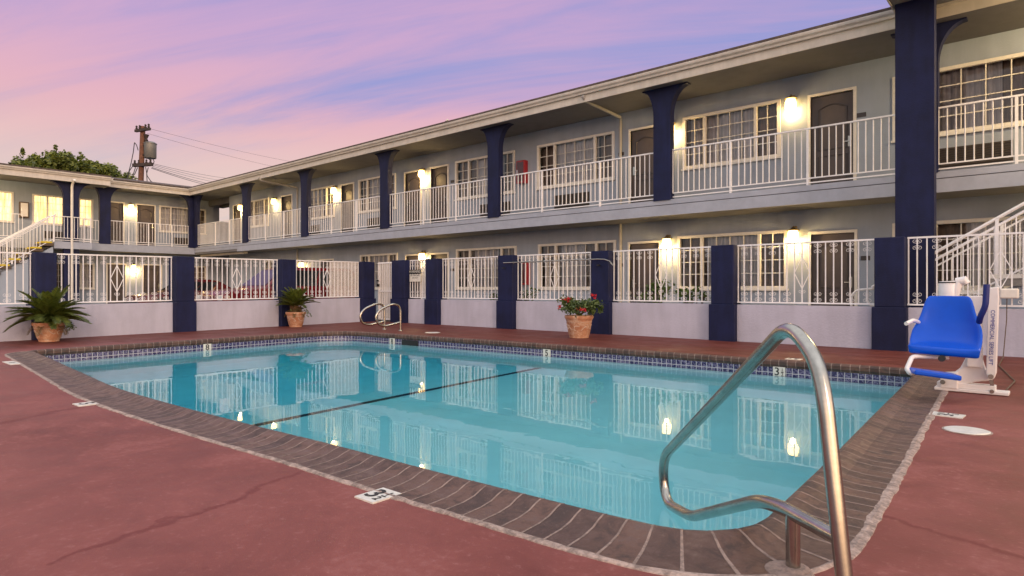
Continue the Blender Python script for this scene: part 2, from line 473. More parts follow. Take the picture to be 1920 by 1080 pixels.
def deck_mat():
    m, nt, b = mat_new('red_painted_concrete')
    pos = geo_pos(nt)
    big = nz(nt, pos, 0.55, 6, 0.6, 0.3); mid = nz(nt, pos, 2.4, 7, 0.65, 0.5); fine = nz(nt, pos, 26, 6, 0.72); spk = nz(nt, pos, 120, 3, 0.7)
    f = mth(nt, 'ADD', mth(nt, 'MULTIPLY', big, 0.5), mth(nt, 'MULTIPLY', mid, 0.5))
    c = mixc(nt, rng(nt, f, 0.34, 0.66), (0.160, 0.041, 0.034), (0.262, 0.080, 0.070))
    c = mixc(nt, rng(nt, mth(nt, 'ADD', mth(nt, 'MULTIPLY', mid, 0.55), mth(nt, 'MULTIPLY', fine, 0.45)), 0.50, 0.66, 0.0, 0.8), c, (0.285, 0.102, 0.092))
    c = mixc(nt, rng(nt, mth(nt, 'ADD', mth(nt, 'MULTIPLY', fine, 0.7), mth(nt, 'MULTIPLY', spk, 0.3)), 0.54, 0.70, 0.0, 0.55), c, (0.37, 0.165, 0.150))
    c = mixc(nt, rng(nt, spk, 0.60, 0.75, 0.0, 0.5), c, (0.17, 0.045, 0.042))
    sn = nt.nodes.new('ShaderNodeSeparateXYZ')
    wob = nt.nodes.new('ShaderNodeVectorMath'); wob.operation = 'ADD'
    nn = nt.nodes.new('ShaderNodeTexNoise'); nn.inputs['Scale'].default_value = 3.2; nn.inputs['Detail'].default_value = 8.0
    link(nt, pos, nn.inputs['Vector'])
    sc_ = nt.nodes.new('ShaderNodeVectorMath'); sc_.operation = 'SCALE'; sc_.inputs['Scale'].default_value = 0.30
    link(nt, nn.outputs['Color'], sc_.inputs[0]); link(nt, pos, wob.inputs[0]); link(nt, sc_.outputs[0], wob.inputs[1])
    link(nt, wob.outputs[0], sn.inputs[0])
    sep = sn.outputs
    hl = 0.0
    for (pa, pb, wd, st_) in (((140, 765), (-250, 845), 0.06, 0.75), ((600, 872), (90, 1060), 0.030, 0.75), ((1640, 968), (2050, 1082), 0.036, 0.75)):
        A, B = gz(*pa), gz(*pb)
        d = seg_dist(nt, sep, (A.x + .15, A.y + .15), (B.x + .15, B.y + .15))
        k = rng(nt, mth(nt, 'ADD', d, mth(nt, 'MULTIPLY', mth(nt, 'SUBTRACT', fine, 0.5), wd * 1.6)), wd, wd * 0.15, 0.0, st_)
        c = mixc(nt, k, c, (0.150, 0.030, 0.027))
    sp2 = nz(nt, pos, 7.5, 3, 0.5)
    c = mixc(nt, rng(nt, sp2, 0.70, 0.78, 0.0, 0.5), c, (0.15, 0.036, 0.032))
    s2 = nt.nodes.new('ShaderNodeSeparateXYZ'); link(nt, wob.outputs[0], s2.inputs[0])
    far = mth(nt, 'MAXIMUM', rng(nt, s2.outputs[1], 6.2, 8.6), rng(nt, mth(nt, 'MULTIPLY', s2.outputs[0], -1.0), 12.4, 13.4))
    far_streaks = rng(nt, nz(nt, scl(nt, pos, (0.5, 2.5, 1)), 1.6, 5, 0.6), 0.35, 0.70)
    c = mixc(nt, mth(nt, 'MULTIPLY', far, mth(nt, 'SUBTRACT', 0.92, mth(nt, 'MULTIPLY', far_streaks, 0.45))), c, (0.105, 0.022, 0.014))  # deck colour darkens towards the far side and left end, in streaks
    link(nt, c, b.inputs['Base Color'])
    link(nt, rng(nt, mid, 0.3, 0.7, 0.50, 0.68), b.inputs['Roughness'])
    b.inputs['Specular IOR Level'].default_value = 0.22
    h = mth(nt, 'ADD', mth(nt, 'MULTIPLY', fine, 0.7), mth(nt, 'MULTIPLY', spk, 0.5))
    bump(nt, b, h, 0.35, 0.006)
    return m
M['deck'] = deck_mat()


def brick_mat():
    m, nt, b = mat_new('coping_brick')
    pos = geo_pos(nt)
    a = nt.nodes.new('ShaderNodeNewGeometry').outputs['Random Per Island']
    n = nz(nt, pos, 9, 6, 0.65, 0.5); n2 = nz(nt, pos, 55, 4, 0.7)
    c = mixc(nt, a, (0.066, 0.033, 0.025), (0.135, 0.068, 0.048))
    c = mixc(nt, rng(nt, n, 0.45, 0.72), c, (0.052, 0.031, 0.027))
    c = mixc(nt, rng(nt, n, 0.50, 0.30), c, (0.12, 0.068, 0.052))
    c = mixc(nt, rng(nt, n2, 0.55, 0.75, 0.0, 0.5), c, (0.17, 0.115, 0.09))
    link(nt, c, b.inputs['Base Color'])
    link(nt, rng(nt, n, 0.3, 0.7, 0.42, 0.65), b.inputs['Roughness'])
    bump(nt, b, mth(nt, 'ADD', n2, n), 0.35, 0.008)
    return m
M['brick'] = brick_mat()
M['grout'] = paint('tan_grout', (0.27, 0.195, 0.165), 0.9, 0.30, 14, 0.6, 60)
M['mortar'] = paint('pale_mortar', (0.33, 0.245, 0.21), 0.9, 0.45, 16, 0.9, 45)


def tile_mat():
    m, nt, b = mat_new('waterline_tile')
    uv = nt.nodes.new('ShaderNodeUVMap').outputs[0]
    br = nt.nodes.new('ShaderNodeTexBrick')
    br.offset = 0.0; br.squash = 1.0
    br.inputs['Scale'].default_value = 1.0; br.inputs['Brick Width'].default_value = 0.078; br.inputs['Row Height'].default_value = 0.078
    br.inputs['Mortar Size'].default_value = 0.0045; br.inputs['Mortar Smooth'].default_value = 0.1
    br.inputs['Mortar'].default_value = (0.46, 0.45, 0.48, 1)
    link(nt, uv, br.inputs['Vector'])
    n = nz(nt, scl(nt, uv, (1, 1, 1)), 28, 4, 0.6, 1.5)
    c = mixc(nt, rng(nt, n, 0.46, 0.58), (0.018, 0.018, 0.08), (0.18, 0.165, 0.28))
    link(nt, c, br.inputs['Color1']); link(nt, c, br.inputs['Color2'])
    link(nt, br.outputs[0], b.inputs['Base Color']); b.inputs['Roughness'].default_value = 0.15
    return m
M['tile'] = tile_mat()
M['plaster'] = paint('pool_plaster', (0.76, 0.90, 0.91), 0.8, 0.05, 0.8)


def water_mat():
    m, nt, b = mat_new('pool_water')
    nt.nodes.remove(b)
    gl = nt.nodes.new('ShaderNodeBsdfGlass'); gl.inputs['IOR'].default_value = 1.333; gl.inputs['Roughness'].default_value = 0.0
    pos = geo_pos(nt)
    h = mth(nt, 'ADD', mth(nt, 'MULTIPLY', nz(nt, pos, 1.6, 2), 1.0), mth(nt, 'MULTIPLY', nz(nt, pos, 6.0, 2), 0.18))
    n = nt.nodes.new('ShaderNodeBump'); n.inputs['Strength'].default_value = 0.042; n.inputs['Distance'].default_value = 0.03
    link(nt, h, n.inputs['Height']); link(nt, n.outputs[0], gl.inputs['Normal'])
    va = nt.nodes.new('ShaderNodeVolumeAbsorption')
    va.inputs['Color'].default_value = (0.04, 0.865, 0.955, 1); va.inputs['Density'].default_value = 0.40
    out = nt.nodes['Material Output']
    link(nt, gl.outputs[0], out.inputs[0]); link(nt, va.outputs[0], out.inputs[1])
    return m
M['water'] = water_mat()


def text_obj(name, body, size, mat, parent, origin, xdir, ydir, depth=0.0015, align='CENTER', bold=0.0):
    cu = bpy.data.curves.new(name, 'FONT'); cu.body = body; cu.size = size
    cu.extrude = depth / 2; cu.offset = size * bold; cu.align_x = align; cu.align_y = 'CENTER'; cu.resolution_u = 3
    tmp = bpy.data.objects.new('tmp_text', cu); COL.objects.link(tmp)
    dg = bpy.context.evaluated_depsgraph_get()
    me = bpy.data.meshes.new_from_object(tmp.evaluated_get(dg))
    bpy.data.objects.remove(tmp); bpy.data.curves.remove(cu)
    me.name = name
    x = Vector(xdir).normalized(); y = Vector(ydir).normalized(); z = x.cross(y)
    mm = Matrix(((x.x, y.x, z.x, origin[0]), (x.y, y.y, z.y, origin[1]), (x.z, y.z, z.z, origin[2]), (0, 0, 0, 1)))
    me.transform(mm)
    me.materials.clear(); me.materials.append(mat)
    o = bpy.data.objects.new(name, me); COL.objects.link(o)
    setpar(o, parent)
    return o


# ------------------------------------------------------------------ pool outline
def catmull(pts, per=6):
    out = []
    for i in range(len(pts) - 1):
        p0 = pts[max(i - 1, 0)]; p1 = pts[i]; p2 = pts[i + 1]; p3 = pts[min(i + 2, len(pts) - 1)]
        for k in range(per):
            t = k / per
            out.append(tuple(0.5 * ((2 * b) + (-a + c) * t + (2 * a - 5 * b + 4 * c - d) * t * t + (-a + 3 * b - 3 * c + d) * t ** 3)
                             for a, b, c, d in zip(p0, p1, p2, p3)))
    out.append(pts[-1])
    return out
def corner(prev, c, nxt, r, n=8):
    c = Vector(c); a = (Vector(prev) - c).normalized(); b = (Vector(nxt) - c).normalized()
    ang = a.angle(b); d = r / math.tan(ang / 2)
    p0 = c + a * d; p1 = c + b * d
    ce = c + (a + b).normalized() * (r / math.sin(ang / 2))
    out = []
    v0 = p0 - ce; v1 = p1 - ce; w = v0.angle(v1)
    for k in range(n + 1):
        t = k / n
        v = (v0 * math.sin((1 - t) * w) + v1 * math.sin(t * w)) / math.sin(w)
        out.append(tuple(ce + v))
    return out
NR, NL, BL, BR = (-0.93, 2.345), (-12.03, 2.42), (-12.45, 8.22), (-1.325, 8.76)
front = [(-1.5, 2.285), (-2.5, 2.225), (-3.4, 2.19), (-4.3, 2.13), (-5.6, 2.07), (-6.9, 2.06), (-8.25, 2.15), (-10.3, 2.30), (-11.6, 2.39)]
loop = []
loop += corner((-0.99, 3.4), NR, (-1.5, 2.285), 0.36, 12)
loop += catmull(front, 6)
loop += corner((-11.6, 2.39), NL, (-12.2, 5), 0.12, 5)
loop += [(-12.15, 4.1), (-12.3, 6.2)]
loop += corner((-12.3, 6.2), BL, (-9, 8.38), 0.7, 12)
loop += [(-9.5, 8.40), (-6.78, 8.57), (-4.5, 8.64), (-2.82, 8.70)]
loop += corner((-2.82, 8.70), BR, (-1.235, 7.44), 0.12, 5)
loop += [(-1.235, 7.44), (-1.11, 5.4), (-1.03, 4.17), (-0.99, 3.5)]
LP = [Vector((p[0], p[1], 0)) for p in loop]
# resample evenly, go clockwise seen from above as listed (front right to left, back left to right)
def resample(P, step):
    P = P + [P[0]]; L = [0]
    for i in range(len(P) - 1): L.append(L[-1] + (P[i + 1] - P[i]).length)
    n = max(8, int(round(L[-1] / step))); out = []; j = 0
    for k in range(n):
        s = L[-1] * k / n
        while L[j + 1] < s: j += 1
        t = (s - L[j]) / max(1e-9, L[j + 1] - L[j]); out.append(P[j].lerp(P[j + 1], t))
    return out, L[-1] / n
IN, STEP = resample(LP, 0.107)
NB = len(IN)
def normals(P, k=1):
    out = []
    for i in range(len(P)):
        t = (P[(i + k) % len(P)] - P[i - k]).normalized()
        out.append(Vector((t.y, -t.x, 0)))
    return out
NO = normals(IN, 2)
cen = Vector((-6.7, 5.4, 0))
if (IN[0] + NO[0] - cen).length < (IN[0] - cen).length: NO = [-n for n in NO]
CW = 0.335
OUT = [p + n * CW for p, n in zip(IN, NO)]
def shifted(d): return [p + n * d for p, n in zip(IN, NO)]


def flat_poly(loops, z):
    """planar sheet from an outer loop and holes"""
    mb = MB(); ls = [[Vector((p[0], p[1], 0)) for p in lp] for lp in loops]
    allv = [p for lp in ls for p in lp]
    for p in allv: mb.vert((p.x, p.y, z))
    for t in tessellate_polygon(ls): mb.face(t)
    return mb


# ------------------------------------------------------------------ ground
FA, FB = Vector((-15.15, 2.56, 0)), Vector((-16.0, 11.2, 0))       # left fence line
def fl(y): return FA.x + (FB.x - FA.x) * (y - FA.y) / (FB.y - FA.y)
deck_outer = [(7.0, -9.0), (7.0, 11.8), (-15.95, 11.8), (fl(11.8), 11.8), (fl(5), 5.0), (fl(-9), -9.0)]
dk = flat_poly([deck_outer, [(p.x, p.y) for p in shifted(CW - 0.02)]], 0.0)
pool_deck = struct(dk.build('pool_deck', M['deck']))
hole = [(6.5, -8.5), (6.5, 11.5), (-15.4, 11.5), (-14.4, -8.5)]
big = [(-700, -700), (700, -700), (700, 900), (-700, 900)]
struct(flat_poly([big, hole], -0.012).build('ground', M['asphalt']))
pv = MB(); pv.box(-31, 7, 12.45, 14.4, -0.005, 0.10)
pv.box(-34.1, -32.6, -6, 15, -0.005, 0.10)
struct(pv.build('walkway', M['concrete']))

# ------------------------------------------------------------------ swimming pool
pool = thing('swimming_pool', (-6.7, 5.4, 0), 'turquoise swimming pool edged in dark brown brick coping with navy waterline tiles', 'pool')
PROF = [(CW, 0.006), (0.20, 0.008), (0.125, 0.018), (0.075, 0.036), (0.035, 0.046), (0.008, 0.040), (-0.006, 0.020), (-0.004, -0.025), (0.02, -0.06)]
PD = []
for s_, z_ in PROF: PD.append((s_, z_))
br = MB()
GAP = 0.042
for i in range(NB):
    j = (i + 1) % NB
    rows = []
    jz = random.uniform(0.0, 0.001)
    for k in range(len(PROF)):
        s_, z_ = PROF[k]
        a = IN[i] + NO[i] * s_; b_ = IN[j] + NO[j] * s_
        g_ = GAP
        rows.append((a.lerp(b_, g_) + Vector((0, 0, z_ + jz)), a.lerp(b_, 1 - g_) + Vector((0, 0, z_ + jz))))
    ids = [(br.vert(p), br.vert(q)) for p, q in rows]
    low_ = [(br.vert(p + Vector((0, 0, -0.012)) + NO[i] * (0.012 if k > 5 else 0)), br.vert(q + Vector((0, 0, -0.012)) + NO[i] * (0.012 if k > 5 else 0))) for k, (p, q) in enumerate(rows)]
    for k in range(len(PROF) - 1):
        br.face([ids[k][0], ids[k][1], ids[k + 1][1], ids[k + 1][0]])
        br.face([ids[k][0], ids[k + 1][0], low_[k + 1][0], low_[k][0]])
        br.face([ids[k][1], low_[k][1], low_[k + 1][1], ids[k + 1][1]])
coping = br.build('coping', M['brick'], pool)
gr = MB()
for i in range(NB):
    j = (i + 1) % NB
    q = []
    for k in range(len(PROF)):
        s_, z_ = PROF[k]; off = -0.0006
        sx_ = s_ + (0.004 if k >= 6 else 0.0)
        q.append(((IN[i] + NO[i] * sx_) + Vector((0, 0, z_ + off)), (IN[j] + NO[j] * sx_) + Vector((0, 0, z_ + off))))
    for k in range(len(PROF) - 1): gr.quad(q[k][0], q[k][1], q[k + 1][1], q[k + 1][0])
for i in range(NB):
    h_ = i - 1; j = (i + 1) % NB
    for k in range(len(PROF) - 1):
        q = []
        for kk in (k, k + 1):
            s_, z_ = PROF[kk]; up1 = Vector((0, 0, z_ + .0013)); p_ = IN[i] + NO[i] * s_ - NO[i] * (.0012 if kk >= 5 else 0)
            a_ = p_.lerp(IN[h_] + NO[h_] * s_, GAP); b_ = p_.lerp(IN[j] + NO[j] * s_, GAP); q.append((a_ + up1, b_ + up1))
        gr.quad(q[0][0], q[0][1], q[1][1], q[1][0])
gr.build('grout', M['grout'], coping)
# ragged mortar joint between coping and deck
FI, fstep = resample(LP, 0.03)
FN = normals(FI, 5)
if (FI[0] + FN[0] - cen).length < (FI[0] - cen).length: FN = [-n for n in FN]
mo = MB(); rows = []
for i, (p, n) in enumerate(zip(FI, FN)):
    a = mnoise.noise(p * 6.0) * 0.010 + mnoise.noise(p * 19.0) * 0.006
    b_ = mnoise.noise(p * 5.0 + Vector((7, 3, 1))) * 0.009 + mnoise.noise(p * 23.0) * 0.006
    wgt = 0.005 if p.x > -1.6 and p.y > 2.6 else 0.0
    c0 = p + n * (CW - 0.012 - wgt + b_); c1 = p + n * (CW + 0.020 + wgt * 1.6 + a)
    m0 = p + n * (CW + 0.004); hz = 0.009 + 0.003 * mnoise.noise(p * 14.0)
    rows.append([mo.vert(c0 + Vector((0, 0, 0.007))), mo.vert(m0 + Vector((0, 0, hz))), mo.vert(c1 + Vector((0, 0, 0.004))), mo.vert(c1 + n * 0.004 + Vector((0, 0, -0.004)))])
for i in range(len(rows)):
    j = (i + 1) % len(rows)
    for k in range(3): mo.face([rows[i][k], rows[j][k], rows[j][k + 1], rows[i][k + 1]])
mo.build('mortar_joint', M['mortar'], pool)
# walls: tile band then plaster
WZ = -0.17
tb = MB(); uvs = []
WIN = shifted(0.02)
s = 0.0
for i in range(NB):
    j = (i + 1) % NB; L = (WIN[j] - WIN[i]).length
    a, b_ = WIN[i], WIN[j]
    tb.quad(a + Vector((0, 0, -0.05)), b_ + Vector((0, 0, -0.05)), b_ + Vector((0, 0, -0.248)), a + Vector((0, 0, -0.248)))
    uvs += [(s, 0.159), (s + L, 0.159), (s + L, -0.039), (s, -0.039)]
    s += L
tile = tb.build('tile_band', M['tile'], pool, fix=False)
ul = tile.data.uv_layers.new(name='UVMap')
for k, u in enumerate(uvs): ul.data[k].uv = u
pw = MB()
WP = shifted(0.021)
def floor_z(x):
    if x > -4.2: return -1.22
    if x > -6.6: return -1.22 - (x + 4.2) / -2.4 * 0.40
    if x > -9.2: return -1.62 - (x + 6.6) / -2.6 * 0.95
    return -2.57
for i in range(NB):
    j = (i + 1) % NB
    a, b_ = WP[i], WP[j]
    pw.quad(a + Vector((0, 0, -0.246)), b_ + Vector((0, 0, -0.246)), b_ + Vector((0, 0, -2.62)), a + Vector((0, 0, -2.62)))
pw.build('pool_wall', M['plaster'], pool)
pf = MB()
xs = [-0.6 - 12.4 * k / 60 for k in range(61)]
for k in range(60):
    x0, x1 = xs[k], xs[k + 1]
    pf.quad((x0, 1.6, floor_z(x0)), (x0, 9.4, floor_z(x0)), (x1, 9.4, floor_z(x1)), (x1, 1.6, floor_z(x1)))
pf.build('pool_floor', M['plaster'], pool)
ln = MB()
LX0, LX1 = -6.55, -6.95
for k in range(24):
    y0, y1 = 1.9 + 7.0 * k / 24, 1.9 + 7.0 * (k + 1) / 24
    xa = LX0 + (LX1 - LX0) * k / 24; xb = LX0 + (LX1 - LX0) * (k + 1) / 24
    ln.quad((xa + .075, y0, floor_z(xa + .075) + .006), (xb + .075, y1, floor_z(xb + .075) + .006), (xb - .075, y1, floor_z(xb - .075) + .006), (xa - .075, y0, floor_z(xa - .075) + .006))
ln.build('floor_stripe', M['ink'], pool)
# water
WL = shifted(0.045)
wm = MB()
wi = [wm.vert((p.x, p.y, WZ)) for p in WL]; wj = [wm.vert((p.x, p.y, -3.0)) for p in WL]
wm.face(wi); wm.face(wj[::-1])
for i in range(NB):
    j = (i + 1) % NB; wm.face([wi[i], wj[i], wj[j], wi[j]])
struct(wm.build('water', M['water']))

# depth markers
def depth_marker(o, xd, yd, w, h, body, half, fsz, label):
    """flat tile centred at o, text right = xd, up = yd"""
    o = Vector(o); xd = Vector(xd).normalized(); yd = Vector(yd).normalized(); n = xd.cross(yd)
    mb = MB()
    mb.prism([(-w / 2, -h / 2), (w / 2, -h / 2), (w / 2, h / 2), (-w / 2, h / 2)],
             lambda p: o + xd * p[0] + yd * p[1] - n * 0.004, lambda p: o + xd * p[0] + yd * p[1] + n * 0.004)
    t = mb.build('depth_marker', M['tile_white'], pool)
    t['label'] = label
    c = o + n * 0.0055
    if half:
        text_obj('numeral', body, fsz, M['ink'], t, c - xd * w * 0.17, xd, yd, bold=0.010)
        text_obj('fraction', '1', fsz * 0.42, M['ink'], t, c + xd * w * 0.27 + yd * h * 0.20, xd, yd, bold=0.006)
        text_obj('fraction', '2', fsz * 0.42, M['ink'], t, c + xd * w * 0.27 - yd * h * 0.22, xd, yd, bold=0.006)
        ba = MB(); a0 = c + xd * w * 0.17; a1 = c + xd * w * 0.39
        ba.bar(a0, a1, 0.008 * fsz / 0.13, 0.001, n); ba.build('fraction_bar', M['ink'], t)
    else:
        text_obj('numeral', body, fsz, M['ink'], t, c, xd, yd, bold=0.012)
    return t
def on_loop(pxx, pxy, z, d=0.012):
    """place on the pool wall where the view line crosses the far inner face"""
    best = None
    for i in range(NB):
        a = WIN[i]
        rel = a - Vector((0, 0, 0)); w = rel.dot(FV); u = CX + FPX * rel.dot(RV) / w if w > 0 else -1e9
        if a.y > 4.2 or a.x < -11.9:
            if best is None or abs(u - pxx) < best[0]: best = (abs(u - pxx), i)
    i = best[1]; return WIN[i] - NO[i] * d + Vector((0, 0, z)), -NO[i]
for (ux, uy, body, half, lab) in ((391, 645, '8', False, 'white tile reading 8 on the left pool wall'), (738, 635, '8', False, 'white tile reading 8 on the far pool wall'),
                                  (1023, 655, '5', False, 'white tile reading 5'), (1468, 697, '3', True, 'white tile reading 3 1/2 on the far pool wall')):
    o, n = on_loop(ux, uy, -0.118)
    xd = Vector((0, 0, 1)).cross(n)
    depth_marker(o, xd, (0, 0, 1), 0.155, 0.135, body, half, 0.15, lab)
depth_marker((-2.487, 1.852, 0.004), (1, 0.02, 0), (-0.02, 1, 0), 0.142, 0.172, '3', True, 0.155, 'white deck tile reading 3 1/2 beside the near coping')
q = gz(158, 758); depth_marker((q.x + 0.02, q.y + 0.005, 0.004), (1, 0.03, 0), (-0.03, 1, 0), 0.17, 0.15, '5', False, 0.15, 'white deck tile by the near left coping')
q = gz(1776, 779); depth_marker((q.x, q.y, 0.004), (0.05, 1, 0), (-1, 0.05, 0), 0.16, 0.22, '3', True, 0.15, 'white deck tile below the pool lift')
q = gz(22, 681); depth_marker((q.x, q.y, 0.004), (1, 0, 0), (0, 1, 0), 0.5, 0.12, '8', False, 0.10, 'white deck tile at the far left end of the pool')
q = gz(1484, 675); depth_marker((q.x, q.y + 0.1, 0.004), (-1, 0, 0), (0, -1, 0), 0.2, 0.15, '3', True, 0.13, 'white deck tile behind the far coping')
# skimmer mouth in the back wall
o, n = on_loop(766, 634, -0.13, 0.01); xd = Vector((0, 0, 1)).cross(n)
sk = MB(); sk.prism([(-0.24, -0.065), (0.24, -0.065), (0.24, 0.065), (-0.24, 0.065)], lambda p: o + xd * p[0] + Vector((0, 0, p[1])) - n * .006, lambda p: o + xd * p[0] + Vector((0, 0, p[1])) + n * .006)
sk.build('skimmer_mouth', M['ink'], pool)
for (ux, uy, r_, lab) in ((1813, 808, 0.135, 'round white skimmer lid set in the red deck beside the pool lift'), (811, 624, 0.17, 'round pale skimmer lid on the far deck near the grab rails')):
    q = gz(ux, uy)
    mb = MB(); mb.lathe([(r_, -0.004), (r_, 0.006), (r_ - 0.008, 0.009), (0.02, 0.009), (0.001, 0.009)], (q.x, q.y, 0), 36)
    root = thing('skimmer_lid', (q.x, q.y, 0), lab, 'lid', 'skimmer lids in the deck')
    mb.build('lid', M['tile_white'], root)
    rg = MB(); rg.lathe([(r_ + 0.012, -0.002), (r_ + 0.012, 0.004), (r_ + 0.001, 0.004)], (q.x, q.y, 0), 36, cap=False); rg.build('rim', M['mortar'], root)

# ------------------------------------------------------------------ fences
def scroll(mb, c, xd, up, sgn, size, vert):
    """small C scroll hugging a bar: starts at the bar and curls outwards"""
    pts = []
    for k in range(9):
        t = k / 8.0
        ang = R(-100) + t * R(400)
        rr = size * (0.5 - 0.32 * t)
        x = size * 0.52 + rr * math.cos(ang) ; y = rr * math.sin(ang)
        pts.append(Vector(c) + xd * (sgn * x) + up * (vert * y))
    pts.insert(0, Vector(c) + xd * (sgn * 0.004) + up * (-vert * size * 0.55))
    mb.tube(pts, 0.0034, 4, cap=False)
def iron_panel(parent, a, b, zt0, zt1, zb0, zb1, name='iron_panel', screen=None, diamond=True):
    """a, b plan points; top/bottom heights at each end"""
    a = Vector((a[0], a[1], 0)); b = Vector((b[0], b[1], 0)); L = (b - a).length; xd = (b - a).normalized(); up = Vector((0, 0, 1))
    nd = xd.cross(up)
    zt = lambda t: zt0 + (zt1 - zt0) * t
    zb = lambda t: zb0 + (zb1 - zb0) * t
    mb = MB()
    mb.bar(a + up * zt(0), b + up * zt(1), 0.034, 0.028)
    mb.bar(a + up * zb(0), b + up * zb(1), 0.034, 0.026)
    n = max(4, int(round(L / 0.130)));  n += n % 2
    mid = n // 2
    for k in range(n + 1):
        t = k / n; p = a + xd * (L * t)
        if k in (0, n): t2 = min(max(t, 0.006), 0.994); p = a + xd * (L * t2)
        mb.bar(p + up * (zb(t) + 0.013), p + up * (zt(t) - 0.014), 0.0175, 0.0175, nd)
        if k % 2 == 1 and not (diamond and abs(k - mid) <= 1):
            for sg in (-1, 1):
                scroll(mb, p + up * (zt(t) - 0.055), xd, up, sg, 0.064, 1)
                scroll(mb, p + up * (zt(t) - 0.165), xd, up, sg, 0.064, -1)
                scroll(mb, p + up * (zb(t) + 0.165), xd, up, sg, 0.064, 1)
                scroll(mb, p + up * (zb(t) + 0.055), xd, up, sg, 0.064, -1)
    if diamond:
        t = mid / n; c = a + xd * (L * t); zc_ = (zt(t) + zb(t)) / 2; hh = 0.285; ww = L / n
        D = [c + up * (zc_ + hh), c + xd * ww + up * zc_, c + up * (zc_ - hh), c - xd * ww + up * zc_]
        for i in range(4): mb.bar(D[i], D[(i + 1) % 4], 0.012, 0.012, nd)
        for sg in (-1, 1):
            scroll(mb, c + up * (zc_ + hh + 0.045), xd, up, sg, 0.058, -1); scroll(mb, c + up * (zc_ - hh - 0.045), xd, up, sg, 0.058, 1)
    o = mb.build(name, M['iron'], parent, fix=False)
    if screen:
        s0, s1 = screen
        sc_ = MB(); A = a + xd * (L * s0) - nd * 0.014; B = a + xd * (L * s1) - nd * 0.014
        sc_.quad(A + up * (zb(s0) + 0.012), B + up * (zb(s1) + 0.012), B + up * (zt(s1) - 0.012), A + up * (zt(s0) - 0.012))
        sc_.build('mesh_screen', M['screen'], o)
    return o
def pillar(parent, c, xd, w, zt):
    """navy masonry pillar: slim shaft on a slightly wider base"""
    xd = Vector((xd[0], xd[1], 0)).normalized(); nd = Vector((-xd.y, xd.x, 0)); c = Vector((c[0], c[1], 0))
    mb = MB()
    def blk(hw, hd, z0, z1):
        mb.prism([(-hw, -hd), (hw, -hd), (hw, hd), (-hw, hd)], lambda p: c + xd * p[0] + nd * p[1] + Vector((0, 0, z0)), lambda p: c + xd * p[0] + nd * p[1] + Vector((0, 0, z1)))
    blk(w / 2, 0.19, 0.70, zt); blk(w / 2 + 0.035, 0.215, -0.02, 0.70)
    return mb.build('pillar', M['navy'], parent, bevel=0.012)
def low_wall(parent, a, b, zt0, zt1, th=0.17):
    a = Vector((a[0], a[1], 0)); b = Vector((b[0], b[1], 0)); xd = (b - a).normalized(); nd = Vector((-xd.y, xd.x, 0)) * (th / 2)
    mb = MB(); ps = []
    for p, zt in ((a, zt0), (b, zt1)):
        ps.append([mb.vert(p + nd + Vector((0, 0, -0.03))), mb.vert(p + nd + Vector((0, 0, zt))), mb.vert(p - nd + Vector((0, 0, zt))), mb.vert(p - nd + Vector((0, 0, -0.03)))])
    for k in range(4): mb.face([ps[0][k], ps[0][(k + 1) % 4], ps[1][(k + 1) % 4], ps[1][k]])
    mb.face(ps[0]); mb.face(ps[1][::-1])
    return mb.build('low_wall', M['fence_wall'], parent)

FY = 11.86
fr_ = thing('pool_fence', (-7, FY, 0), 'long right pool fence with navy pillars, running from the gate to the lift', 'fence', 'pool fence runs')
RC = [(-15.03, -14.41), (-13.50, -13.01), (-10.75, -10.26), (-7.94, -7.48), (-5.16, -4.72), (-2.37, -1.94), (0.46, 0.90)]
for (x0, x1) in RC: pillar(fr_, ((x0 + x1) / 2, FY), (1, 0), x1 - x0 + 0.0, 1.83)
for i in range(len(RC) - 1):
    x0, x1 = RC[i][1], RC[i + 1][0]
    low_wall(fr_, (x0 + 0.02, FY), (x1 - 0.02, FY), 0.695, 0.70)
    iron_panel(fr_, (x0 + 0.01, FY), (x1 - 0.01, FY), 1.815, 1.815, 0.742, 0.742, screen=(0.5, 1.0) if i == 0 else None, diamond=i > 0)
fl_ = thing('pool_fence', (-15.5, 6, 0), 'left pool fence with navy pillars in front of the parked red cars', 'fence', 'pool fence runs')
LC = [(-2.3, -1.9), (0.36, 0.74), (3.05, 3.41), (5.73, 6.15), (8.46, 8.89), (11.20, 11.66)]
fd = (FB - FA).normalized()
def zf(y): return 1.70 + (y - 3.2) * 0.0128
for (y0, y1) in LC: pillar(fl_, (fl((y0 + y1) / 2), (y0 + y1) / 2), fd, y1 - y0, zf((y0 + y1) / 2) + 0.005)
for i in range(len(LC) - 1):
    y0, y1 = LC[i][1], LC[i + 1][0]
    low_wall(fl_, (fl(y0 + 0.02), y0 + 0.02), (fl(y1 - 0.02), y1 - 0.02), 0.665 + 0.006 * max(0, y0 - 3), 0.665 + 0.006 * max(0, y1 - 3))
    iron_panel(fl_, (fl(y0 + .01), y0 + .01), (fl(y1 - .01), y1 - .01), zf(y0) - .01, zf(y1) - .01, 0.712 + 0.006 * max(0, y0 - 3), 0.712 + 0.006 * max(0, y1 - 3), screen=(0.53, 1.0) if i == len(LC) - 2 else None)
